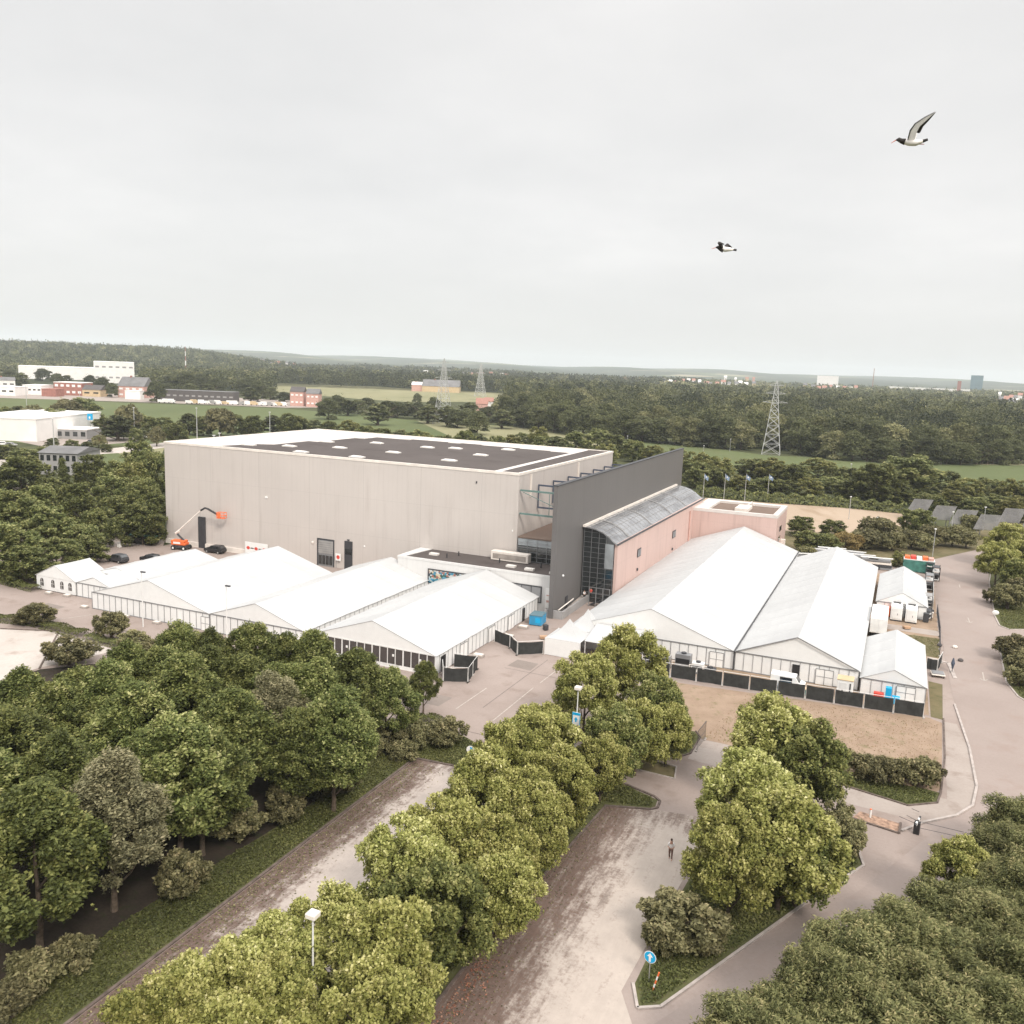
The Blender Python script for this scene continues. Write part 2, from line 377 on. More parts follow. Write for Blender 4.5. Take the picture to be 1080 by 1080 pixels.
sheet('verge', [(94.8, -125), (94.7, -96), (95.7, -84), (96.2, -70), (95.2, -60.5), (95.6, -58.6), (101.2, -58.2), (103.2, -59.2), (106, -61), (106, -65.2), (99.4, -65.6), (99.3, -125)], .030, 'verge')
sheet('tree_row_bed', [(111.0, -125), (111.0, -62.5), (113, -61), (120.6, -61), (124.0, -62.4), (124.2, -64.2), (119.9, -65.8), (118.55, -88), (118.15, -125)], .030, 'verge')
sheet('verge', [(112, -52.9), (112, -44.5), (123.6, -44.6), (124.4, -46), (124.4, -50.5), (123.5, -52), (121, -52.9)], .030, 'verge')
sheet('verge', [(119.8, -54.2), (123.8, -54.6), (124.3, -57.2), (120, -57.0)], .026, 'verge_dry')
sheet('verge', [(129.2, -88), (129.3, -80), (130.2, -66), (132.0, -60.5), (135, -59), (139.8, -59.2), (141.4, -61.6), (142.2, -65.4), (138.5, -73), (131.2, -89.2), (130, -90)], .030, 'verge')
sheet('pavement', [(124.6, -46.5), (130, -46), (149.2, -48.8), (149.6, -27), (151.0, -27), (151.9, -34.3), (152.0, -44.3), (151.4, -49), (149.9, -51.9), (147.1, -54.8), (140.5, -54.4), (132, -53.2), (124.5, -52)], .020, 'pavement')
sheet('dry_grass_field', [(117, -30), (118.5, -43.8), (124.6, -46.2), (139, -47.2), (147.9, -48.4), (148.8, -46.5), (149.4, -27.5), (148, -26.5)], .026, 'dry_grass')
sheet('verge', [(138, -48.0), (147.0, -47.4), (148.6, -47.6), (148.2, -50), (145.7, -52.0), (141.3, -50.9), (136, -49.6)], .032, 'verge')
sheet('verge', [(148.2, -26), (149.5, -26.4), (149.9, -12.5), (148.2, -12)], .028, 'verge_dry')
sheet('dry_grass_field', [(104, -27), (148, -25.6), (148, -5), (150, -3), (150.3, 50), (128, 64), (119, 75), (102, 60)], .018, 'dry_grass')
sheet('path', [(139.5, 12.5), (150.3, 12.3), (150.3, 15.6), (139.5, 15.9)], .030, 'pavement')
sheet('verge', [(139.5, 0), (150, 0), (150.2, 11), (144, 10.5)], .028, 'verge_dry')
sheet('verge', [(102, 90), (128, 66), (150.4, 66), (151, 74), (163, 90), (163, 104), (120, 110)], .026, 'verge_dry')
# litter wood chips by the barrier
sheet('bark_mulch', [(141.0, -57.2), (144.9, -58.1), (145.0, -56.2), (141.6, -55.5)], .034, 'wood_chips')
# roads
sheet('road', [(153.7, 73.8), (150.8, 68), (150.6, 2.6), (151.0, -17), (151.9, -34.3), (152.0, -44.3), (151.2, -49.2), (149.2, -53.3), (142.4, -69), (130.0, -93.5), (122, -112), (132, -112), (137.0, -91.0), (147, -70), (156.6, -54), (163, -38), (166, -20), (166, 90), (162, 86.5)], .034, 'road')
sheet('road', [(150.8, 68), (153.7, 73.8), (162, 86.5), (172, 96), (190, 104), (190, 114), (168, 108), (152, 92), (149.5, 74)], .036, 'road')
sheet('verge', [(162.5, 84.0), (160.6, 60), (159.6, 31.2), (159.8, 24.8), (161, 23), (164.3, 25), (200, 36), (200, 110), (175, 102)], .042, 'verge')
sheet('verge', [(158.0, -6.9), (158.6, 10), (159.4, 17.0), (161, 18.2), (200, 31), (200, -30), (163, -20), (158.9, -12.5)], .042, 'verge')
sheet('verge', [(137.4, -91.0), (147.2, -70.2), (156.9, -54), (163.3, -38), (175, -30), (200, -60), (200, -125), (125, -125), (128, -112)], .042, 'verge')

# kerbs: real low walls along the edges
def kerb(pts, mat='kerb', w=.16, h=.13, closed=False):
    m = MB(); P = pts + ([pts[0]] if closed else [])
    for a, b in zip(P, P[1:]):
        d = Vector((b[0] - a[0], b[1] - a[1])); L = d.length
        if L < .01: continue
        d /= L; n = Vector((-d.y, d.x)) * w / 2; e = d * .02
        q = [(a[0] - e.x + n.x, a[1] - e.y + n.y), (b[0] - e.x * 0 + n.x, b[1] + n.y), (b[0] - n.x, b[1] - n.y), (a[0] - e.x - n.x, a[1] - e.y - n.y)]
        m.prism([(x - pts[0][0], y - pts[0][1]) for x, y in q], 0, h)
    o = m.build('kerb', mat); q = xy(*pts[0]); o.location = (q[0], q[1], .006); o.rotation_euler = (0, 0, SROT); tag(o, kind='structure')
kerb([(99.45, -118), (99.45, -65.6), (106, -65.1)], 'dark_kerb', .22)
kerb([(119.9, -65.9), (123.9, -64.5), (124.4, -63.9), (124.3, -62.6), (123.6, -61.9), (120.6, -60.9), (113, -60.9)], 'dark_kerb', .2)
kerb([(118.1, -118), (118.5, -88), (120.0, -66)], 'dark_kerb', .2)
kerb([(121, -53.0), (123.6, -52.1), (124.5, -50.6), (124.5, -45.9), (123.7, -44.5)], 'dark_kerb')
kerb([(129.1, -88), (130, -90.1), (131.3, -89.3), (138.6, -73), (142.35, -65.4), (141.5, -61.5), (139.8, -59.0)], 'kerb', .2)
kerb([(137.4, -91.0), (147.2, -70.2), (156.9, -54), (163.3, -38)], 'kerb', .16)
kerb([(145.2, -57.6), (147.1, -54.9), (149.9, -52.0), (151.4, -49.1), (152.05, -44.3), (151.95, -34.3), (151.05, -20)], 'kerb', .24, .15)
kerb([(163, 84.0), (160.7, 60), (159.5, 31.2), (159.7, 24.7), (161, 22.9), (164.3, 24.9), (190, 33)], 'kerb', .2)
kerb([(190, 28), (161, 18.3), (159.3, 17.1), (158.5, 10), (157.9, -6.9), (158.8, -12.6), (163, -20.2)], 'kerb', .2)
kerb([(136, -49.7), (141.3, -51.0), (145.7, -52.1), (148.3, -50.1), (148.7, -47.6), (149.35, -38), (149.6, -26)], 'dark_kerb', .16)
kerb([(119.8, -54.1), (123.9, -54.5), (124.4, -57.3), (120, -57.1)], 'kerb', .15, .1)
kerb([(141, -57.3), (145.0, -58.2), (145.1, -56.1)], 'dark_kerb', .2)
kerb([(45.0, -66), (34, -54.2), (26, -57.5), (-45, -53.4)], 'dark_kerb', .2)
kerb([(148.6, -1), (151.0, -2), (151.6, -9)], 'kerb', .5, .1)

# repaired patches in the tarmac
for P in ([(90.5, -52), (94.8, -52.2), (95, -49), (90.6, -48.8)], [(104.2, -50), (108.5, -50.3), (108.3, -46.4), (104, -46)], [(96, -35), (99.5, -35.3), (99.4, -32.2), (96.2, -32)], [(20, -47), (24, -47.4), (24.2, -45), (20, -44.8)], [(3, -30), (9, -31), (10, -27), (4, -26)]):
    sheet('tarmac_patch', P, .016, 'tarmac_old')
# worn lines and tar seams on the yard
def strip(name, a, b, w, z, mat):
    d = Vector((b[0] - a[0], b[1] - a[1])).normalized(); n = Vector((-d.y, d.x)) * w / 2
    sheet(name, [(a[0] + n.x, a[1] + n.y), (b[0] + n.x, b[1] + n.y), (b[0] - n.x, b[1] - n.y), (a[0] - n.x, a[1] - n.y)], z, mat)
for a, b in (((102.3, -53.0), (102.3, -41)), ((102.4, -39), (102.6, -30)), ((97, -52), (97.2, -44)), ((29, -50), (31, -45.8))):
    strip('painted_line', a, b, .14, .030, 'line_paint')
for a, b in (((99.6, -50), (99.9, -30)), ((92, -56), (92.3, -47)), ((106.8, -56), (107, -42)), ((88, -56.6), (110, -57.2)), ((104, -36.2), (96, -36.0))):
    strip('tar_seam', a, b, .07, .028, 'tar')
for a, b in (((138.4, -80.5), (140.3, -77.2)), ((155.2, -8), (155.25, -4)), ((155.2, 24), (155.1, 27.5)), ((155, 52), (155, 55))):
    strip('painted_line', a, b, .16, .044, 'line_paint')
for a, b in (((138.4, -80.5), (138.1, -78.9)), ((138.4, -80.5), (139.8, -79.9)), ((155.2, -8), (154.7, -7)), ((155.2, -8), (155.7, -7)), ((155.2, 24), (154.7, 25.1)), ((155.2, 24), (155.7, 25.1))):
    strip('painted_arrow', a, b, .16, .048, 'line_paint')
strip('painted_line', (147.6, -70.5), (144.5, -76.6), .12, .044, 'line_paint')

# fields and far roads, world metres from pixels on the ground
def pxsheet(name, px, z, mat): sheet(name, [at(*p) for p in px], z, mat, site=False)
pxsheet('field', [(-60, 419), (60, 421), (110, 424), (200, 427), (300, 431), (390, 438), (440, 444), (478, 450), (470, 462), (380, 470), (60, 470), (-60, 462)], .05, 'field_green')
pxsheet('field', [(275, 404), (301, 404.5), (400, 407.8), (440, 410.5), (540, 414.5), (524, 424), (430, 424), (380, 421), (275, 412)], .05, 'field_pale')
pxsheet('field', [(440, 444), (510, 448), (560, 451.5), (612, 456.5), (650, 463), (640, 474), (600, 470), (478, 462)], .08, 'field_pale')
pxsheet('field', [(640, 460), (705, 468), (760, 474), (810, 480.5), (860, 482.5), (940, 487), (1020, 489.5), (1140, 489), (1200, 520), (900, 512), (720, 492), (630, 470)], .07, 'field_green')
pxsheet('field', [(1010, 488.7), (1045, 487.2), (1140, 485), (1140, 492), (1040, 490.5)], .10, 'field_pale')
pxsheet('stubble_field', [(700, 520), (740, 525), (835, 532), (900, 536.5), (950, 541.5), (965, 551), (945, 566), (830, 560), (700, 548)], .05, 'field_tan')
pxsheet('verge', [(955, 556), (935, 575), (985, 590), (1030, 580), (1080, 590), (1160, 560), (1080, 545), (1000, 560)], .06, 'verge_dry')
pxsheet('road', [(-60, 486), (60, 483), (110, 474), (180, 466), (230, 462), (230, 467), (180, 471.5), (110, 480), (60, 490), (-60, 496)], .09, 'pale_lot')
pxsheet('car_park', [(-60, 455), (0, 462), (40, 470), (55, 473), (95, 470), (150, 466), (150, 462), (100, 461), (60, 463), (20, 452)], .08, 'pavement')
pxsheet('verge', [(-60, 470), (20, 476), (60, 478), (110, 474.5), (150, 468.5), (175, 470), (160, 500), (60, 490), (-60, 486)], .07, 'field_pale')
pxsheet('grass_patch', [(75, 481), (125, 478), (135, 486), (120, 497), (70, 493)], .1, 'field_green')
pxsheet('town_ground', [(-60, 413), (70, 414), (160, 417), (250, 419.5), (345, 424.5), (345, 430), (300, 430), (200, 426), (110, 423), (-60, 418)], .09, 'pavement')
pxsheet('path', [(95, 558), (112, 560), (118, 566), (135, 575), (118, 577), (108, 568)], .024, 'pavement')
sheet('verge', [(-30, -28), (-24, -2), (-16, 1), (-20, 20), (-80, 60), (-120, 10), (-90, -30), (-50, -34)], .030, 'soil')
sheet('verge', [(-14, 2), (-7.5, 4.2), (-0.5, 2.5), (-.5, 60), (-16, 60), (-13, 14)], .034, 'verge')

# ------------------------------------------------------------------ exhibition hall (origin: front left corner, x along the front, y to the back)
H = 21.57; W = 81.6; D = 53.5
hall = thing('exhibition_hall', 'huge windowless beige metal-clad hall with flat dark roof behind the white tents', 'hall', 0, 0)
m = MB(); m.box(0, W, 0, D, 0, H - .3); m.build('wall', 'hall_cladding', hall)
m = MB()   # parapet cap ring
for x0, x1, y0, y1 in ((-.08, W + .08, -.08, .45), (-.08, W + .08, D - .45, D + .08), (-.08, .45, .45, D - .45), (W - .45, W + .08, .45, D - .45)): m.box(x0, x1, y0, y1, H - .32, H + .12)
m.build('parapet', 'duct', hall)
m = MB(); m.box(.45, W - .45, .45, D - .45, H - .31, H - .06)
roof = m.build('roof', 'roof_membrane', hall)
m = MB(); m.prism([(13.0, .46), (76.0, .46), (74.9, 43.2), (70, 43.2), (70, 44.4), (62, 44.4), (62, 45.2), (52, 45.2), (52, 46.4), (33, 46.4), (33, 44.6), (24, 44.6), (24, 40), (21.5, 40), (21.5, 24), (19, 24), (19, 12), (15.5, 10)], H - .09, H - .03)
m.build('roofing_felt', 'roof_felt', hall)
m = MB(); m.prism([(77.5, .46), (81.1, .46), (81.0, D - .5), (75.9, D - .5)], H - .09, H - .03); m.build('roofing_felt', 'roof_felt', hall)
for (x, y) in [(52, 32.6), (62.5, 10), (62.6, 23.6), (46.7, 15.3), (46.4, 30), (62, 38.7), (45.3, 45.2), (33, 30.5), (33.4, 15.5), (46.2, 2.9), (32.1, 44.9), (23.5, 24.9), (23, 39.0), (16.5, 7.0), (24, 10.8), (33, 2.9)]:
    m = MB(); m.box(x - 1.45, x + 1.45, y - .75, y + .75, H - .04, H + .18); m.add([(x - 1.3, y - .6, H + .18), (x + 1.3, y - .6, H + .18), (x + 1.3, y + .6, H + .18), (x - 1.3, y + .6, H + .18), (x - .9, y, H + .36), (x + .9, y, H + .36)], [(0, 1, 5, 4), (1, 2, 5), (2, 3, 4, 5), (3, 0, 4)])
    m.build('skylight', 'skylight', hall)
m = MB(); m.box(.0, 33, -.35, -.02, 0, 1.0); m.build('plinth', 'duct', hall)
for y in (5, 30): MB().box(W + .02, W + .3, y, y + .25, 17, H - .5).build('downpipe', 'duct', hall)
# loading door, side door, tall stage door
d = MB().box(39.1, 43.1, -.12, -.02, 0, 5.45).build('door_frame', 'dark_metal', hall)
dd = MB().box(39.5, 42.9, -.2, -.13, 0, 5.15).build('door', 'frame_grey', d)
g = MB()
for k in range(4): g.box(39.62 + k * .83, 40.28 + k * .83, -.26, -.21, .4, 2.2)
g.build('pane', 'dark_glass', dd)
g = MB()
for k in range(6): g.box(39.5, 42.9, -.235, -.205, 2.6 + k * .42, 2.95 + k * .42)
g.build('slat', 'grey_metal', dd)
dr = MB().box(45.5, 47.3, -.12, -.02, 0, 5.6).build('door', 'dark_metal', hall)
MB().box(45.65, 47.15, -.17, -.13, 3.0, 4.2).build('pane', 'dark_glass', dr)
MB().box(46.2, 46.6, -.3, -.02, 5.75, 5.95).build('wall_lamp', 'dark_metal', hall)
MB().box(9.2, 10.9, -.42, -.02, 0, 6.6).build('stage_door', 'teal_paint', hall).data.materials[0] = MATS['dark_metal']
MB().ell((50, -.05, 5.0), (.2, .08, .2)).build('wall_light', 'white_plastic', hall)
MB().box(26.5, 27.1, -.14, -.02, 12.1, 12.5).build('wall_light', 'white_plastic', hall)
MB().ell((38.0, -.1, 4.4), (.3, .12, .3)).build('wall_fan', 'duct', hall)
MB().box(73.3, 73.5, -.14, -.02, 19.2, 19.6).build('wall_light', 'dark_metal', hall)
MB().box(80.6, 80.8, -.14, -.02, 11.3, 11.6).build('wall_light', 'white_plastic', hall)

# low annex in front of the hall
ax = thing('entrance_annex', 'low white wing with flat dark roof in front of the beige hall', 'annex', 62.4, -8.3)
m = MB(); m.box(0, 29.9, 0, 8.2, 0, 6.0); m.build('wall', 'annex_cladding', ax)
m = MB(); m.prism([(1.3, .35), (29.7, .35), (30.3, 8.18), (2.4, 8.18)], 6.0, 6.22); m.build('roof', 'roof_felt', ax)
m = MB(); m.box(-.05, 29.95, -.06, .34, 5.95, 6.32); m.prism([(-.05, .34), (1.25, .34), (2.35, 8.15), (-.05, 8.15)], 5.98, 6.30); m.build('parapet', 'annex_cladding', ax)
for x, y in ((5, 4.2), (24.2, 2.6), (28.8, 2.3), (20.6, 3.0)): MB().box(x - .8, x + .8, y - .5, y + .5, 6.2, 6.55).build('skylight', 'skylight', ax)
for x, y in ((9.0, 6.0), (25.2, 5.2), (8.0, 3.4), (17.5, 5.0)): MB().tube([(x, y, 6.2), (x, y, 7.0)], .12).build('vent_pipe', 'dark_metal', ax)
u = MB(); u.box(15.2, 22.3, 6.2, 7.7, 6.3, 7.9); ut = u.build('rooftop_unit', 'duct', ax, bevel=.08)
MB().box(15.6, 21.9, 6.17, 6.19, 6.6, 7.5).build('grille', 'concrete', ut)
# mural behind glass
fr = MB().box(6.2, 17.0, -.16, -.02, 2.2, 4.75).build('window', 'dark_metal', ax)
def mural_mat():
    m, nt, out = newmat('mural'); v = coords(nt, scale=(1, 1, 1.3))
    vo = N(nt, 'ShaderNodeTexVoronoi'); vo.inputs['Scale'].default_value = 2.3; nt.links.new(v, vo.inputs['Vector'])
    se = N(nt, 'ShaderNodeSeparateColor'); nt.links.new(vo.outputs['Color'], se.inputs[0])
    r = N(nt, 'ShaderNodeValToRGB'); r.color_ramp.interpolation = 'CONSTANT'
    cs = [(0, (.03, .05, .06)), (.15, (.06, .22, .32)), (.3, (.45, .44, .4)), (.5, (.30, .13, .10)), (.62, (.5, .42, .3)), (.75, (.04, .12, .1)), (.87, (.5, .52, .52))]
    el = r.color_ramp.elements
    while len(el) < len(cs): el.new(.5)
    for e, (p, c) in zip(el, cs): e.position = p; e.color = (*c, 1)
    nt.links.new(se.outputs[0], r.inputs['Fac'])
    se2 = N(nt, 'ShaderNodeSeparateXYZ'); nt.links.new(v, se2.inputs[0])
    col = mix(nt, mth(nt, 'LESS_THAN', se2.outputs['Z'], 4.1), r.outputs['Color'], (.02, .33, .55))
    col = mix(nt, .35, r.outputs['Color'], col)
    principled(nt, out, col, .4)
mural_mat()
MB().box(6.45, 16.8, -.22, -.17, 2.3, 4.55).build('mural', 'mural', fr)
fr = MB().box(20.4, 27.6, -.16, -.02, 1.6, 4.4).build('window', 'dark_metal', ax)
g = MB()
for k in range(4): g.box(20.6 + k * 1.75, 22.2 + k * 1.75, -.2, -.165, 1.8, 4.2)
g.build('pane', 'frame_grey', fr)
sg = MB().box(28.3, 29.4, -.12, -.02, .9, 4.3).build('sign_panel', 'white_plastic', ax)
MB().box(28.5, 29.2, -.15, -.125, 1.9, 2.25).build('notice', 'wall_pinkish', sg); MB().box(28.5, 29.2, -.15, -.125, 3.0, 3.15).build('notice', 'wall_pinkish', sg)
MB().box(23.0, 24.6, -1.1, -.02, .2, 1.5).build('wall_cabinet', 'grey_metal', ax)

# glazed link between hall and grey wall
lk = thing('glass_link', 'glazed link with flat brown roof squeezed between beige hall and grey wall', 'link building', 81.75, 0)
MB().box(0, 11.1, .25, 53, 0, 10.3).build('wall', 'wall_grey', lk)
MB().box(0, 11.1, .1, 53, 10.3, 10.55).build('roof', 'roof_brown', lk)
MB().box(0, 11.1, .12, .24, 6.25, 10.28).build('window', 'dark_glass', lk)
MB().box(.1, 11, .06, .115, 9.05, 10.2).build('pane', 'sky_pale_glass', lk)
m = MB()
for k in range(7): m.box(k * 1.83, k * 1.83 + .1, .02, .11, 6.3, 10.3)
for z in (6.3, 7.1, 7.9, 8.7, 9.5, 10.2): m.box(.1, 11, .04, .1, z, z + .08)
m.build('window_frame', 'frame_grey', lk)
MB().box(.05, 11.1, 26, 26.3, 10.55, 14.0).build('upstand', 'hall_cladding', lk)
MB().box(-.1, -.03, 20, 21, 11, 13).build('vent', 'dark_metal', lk)
# roof steel
for i, v in enumerate((.4, 8.6, 16, 24, 31.5, 39.5, 47, 52.8)):
    m = MB(); v += .0
    m.box(.02, 11.2, v - .13, v + .13, 18.55, 18.85).box(.02, 11.2, v - .13, v + .13, 14.45, 14.75)
    if i: m.box(.02, .2, v - .09, v + .09, 14.75, 18.55)
    if i == 0: m.tube([(.5, v, 18.4), (10.5, v, 14.9)], .06)
    m.tube([(5.5, v, 14.8), (5.5, v, 18.5)], .06); m.build('steel_frame', 'steel_teal' if i == 0 else 'steel_blue', lk)

# tall grey wall
gw = thing('grey_screen_wall', 'long tall dark grey wall slab standing edge-on beside the beige hall', 'screen wall', 93, -10.9)
MB().box(-.7, 0, 0, 85.5, 0, H).build('wall', 'grey_cladding', gw)
MB().box(-.78, .08, -.06, 85.56, H, H + .16).build('coping', 'dark_metal', gw)
MB().box(.01, .1, 5.6, 6.8, 0, 2.4).build('door', 'dark_metal', gw)
MB().ell((.15, 3.8, 6.4), (.2, .2, .2)).build('wall_light', 'white_plastic', gw)

# pink wing with curved glazed roof
pk = thing('pink_wing', 'pink concrete wing with curved glazed roof along its grey wall', 'wing', 93.1, 0)
MB().box(.0, 5.6, 3.0, 67, 0, 10.9).build('core_wall', 'wall_grey', pk)
def slab(pts, th): # oblique wall along (x,y) pts
    pass
m = MB(); m.prism([(5.75, 2.2), (6.25, 2.2), (7.0, 66.5), (6.5, 66.5)], 0, 10.9); wl = m.build('wall', 'pink_cladding', pk)
# curved roof
prof = [(0.1, 13.2), (1.2, 13.25), (2.4, 13.05), (3.6, 12.6), (4.7, 11.95), (5.6, 11.2), (6.3, 10.8)]
def roofx(p, v): k = (v - 1.8) / 66; return (p[0] * (1 + .07 * k), v, p[1] - .0 * k)
m = MB(); vs = []; fs = []
for v in (1.8, 68): vs += [roofx(p, v) for p in prof] + [(roofx(p, v)[0], v, p[1] - .18) for p in prof]
n = len(prof)
for i in range(n - 1): fs += [(i, i + 1, 2 * n + i + 1, 2 * n + i), (n + i + 1, n + i, 3 * n + i, 3 * n + i + 1), (i + 1, i, n + i, n + i + 1), (2 * n + i, 2 * n + i + 1, 3 * n + i + 1, 3 * n + i)]
fs += [(n - 1, 2 * n - 1, 4 * n - 1, 3 * n - 1), (0, 2 * n, 3 * n, n)]
def roofglass():
    m, nt, out = newmat('roof_glazing')
    v = coords(nt, scale=(1, .25, 1)); nz = noise(nt, v, .5, 4)
    principled(nt, out, ramp(nt, nz, [(.35, (.16, .16, .17)), (.6, (.34, .345, .36))]), .10, .3, .9)
roofglass()
cr = m.add(vs, fs).build('roof', 'roof_glazing', pk, smooth=False)
m = MB()
for k in range(34):
    v = 1.9 + k * 2.0
    for i in range(n - 1):
        a, b = roofx(prof[i], v), roofx(prof[i + 1], v)
        m.add([(a[0], v, a[2] + .01), (b[0], v, b[2] + .01), (b[0], v + .06, b[2] + .01), (a[0], v + .06, a[2] + .01), (a[0], v, a[2] + .05), (b[0], v, b[2] + .05), (b[0], v + .06, b[2] + .05), (a[0], v + .06, a[2] + .05)], [(4, 5, 6, 7), (0, 1, 5, 4), (2, 3, 7, 6)])
for q in (1.2, 2.4, 3.6, 4.7):
    i = [p[0] for p in prof].index(q); a, b = roofx(prof[i], 1.9), roofx(prof[i], 67.9); m.tube([(a[0], a[1], a[2] + .05), (b[0], b[1], b[2] + .05)], .045, 4)
m.build('glazing_bar', 'wall_grey', cr)
for k in (9, 24, 39, 52):
    m = MB()
    for i in range(n - 1):
        a, b = roofx(prof[i], k), roofx(prof[i + 1], k)
        m.add([(a[0], k, a[2] + .1), (b[0], k, b[2] + .1), (b[0], k + .25, b[2] + .1), (a[0], k + .25, a[2] + .1), (a[0], k, a[2] + .2), (b[0], k, b[2] + .2), (b[0], k + .25, b[2] + .2), (a[0], k + .25, a[2] + .2)], [(4, 5, 6, 7), (0, 1, 5, 4), (2, 3, 7, 6)])
    m.build('roof_rib', 'wall_grey', cr)
MB().tube([(6.35, 1.8, 10.75), (7.1, 68, 10.75)], .16).build('gutter', 'dark_metal', pk)
MB().box(.02, .5, 1.6, 68, 13.25, 13.6).build('flashing', 'duct', pk)
# glazed end
poly = [(0.1, 0), (5.7, 0), (5.7, 10.9)] + [(p[0] - .1, p[1] - .2) for p in prof[::-1][1:]]
m = MB(); ns = len(poly); m.add([(x, 2.3, z) for x, z in poly] + [(x, 2.6, z) for x, z in poly], [tuple(range(ns)), tuple(range(ns, 2 * ns))[::-1]] + [((i + 1) % ns, i, ns + i, ns + (i + 1) % ns) for i in range(ns)])
ew = m.build('end_window', 'dark_glass', pk)
m = MB()
for k in range(5): m.box(.15 + k * 1.35, .19 + k * 1.35, 2.2, 2.29, 0, 12.9 - (k > 2) * .8 - (k > 3) * 1.1)
for k in range(14): m.box(.1, 5.7 if k < 12 else 4.0, 2.25, 2.28, .9 + k * .88, .935 + k * .88)
m.build('window_frame', 'frame_grey', ew)
MB().box(4.05, 5.55, 2.2, 2.245, 6.3, 10.6).build('pane', 'sky_pale_glass', ew)  # lighter pane colour stands in for sky mirrored in the glass
for v, z, w in ((14.2, 7.2, 2.2), (39.6, 6.6, 2.6)):
    x = 6.3 + (v - 2.2) * .0117
    fr = MB().box(x, x + .1, v, v + w, z - .9, z + .6).build('window', 'dark_metal', pk)
    MB().box(x + .1, x + .13, v + .1, v + w / 2 - .1, z - .75, z + .45).box(x + .1, x + .13, v + w / 2 + .1, v + w - .1, z - .75, z + .45).build('pane', 'frame_grey', fr)
    MB().ell((x + .1, v + .4, z - 3.2), (.15, .3, .3)).build('wall_lamp', 'dark_metal', pk)
MB().tube([(7.0, 54.2, .5), (7.0, 54.2, 9.6)], .14).build('downpipe', 'wall_pinkish', pk)
# square end block
eb = thing('pink_end_block', 'square pink end block with pale parapet roof and gravel patches behind the big tents', 'building', 100.0, 57.6)
MB().box(0, 18.5, 0, 17, 0, 9.3).build('wall', 'pink_cladding', eb)
MB().box(.5, 18.0, .5, 16.5, 9.3, 9.45).build('roof', 'roof_brown', eb)
m = MB()
for x0, x1, y0, y1 in ((-.05, 18.55, -.05, .9), (-.05, 18.55, 15, 17.05), (-.05, 3.2, .9, 15), (17.4, 18.55, .9, 15)): m.box(x0, x1, y0, y1, 9.28, 9.95)
m.build('parapet', 'roof_membrane', eb)
MB().box(8.6, 11.5, 3.5, 10, 9.45, 10.2).build('rooftop_unit', 'duct', eb); MB().tube([(10.5, 6, 10.2), (11.5, 9, 11.2), (12, 9, 10.3)], .12).build('vent_pipe', 'duct', eb)
for k, (z0, z1) in enumerate(((1.2, 2.3), (3.4, 4.5), (5.6, 6.7))):
    MB().box(18.52, 18.6, 3 + k, 6 + k, z0, z1).build('window', 'dark_glass', eb)
MB().box(18.52, 19.5, 9, 10, 0, 3.2).build('duct', 'duct', eb)

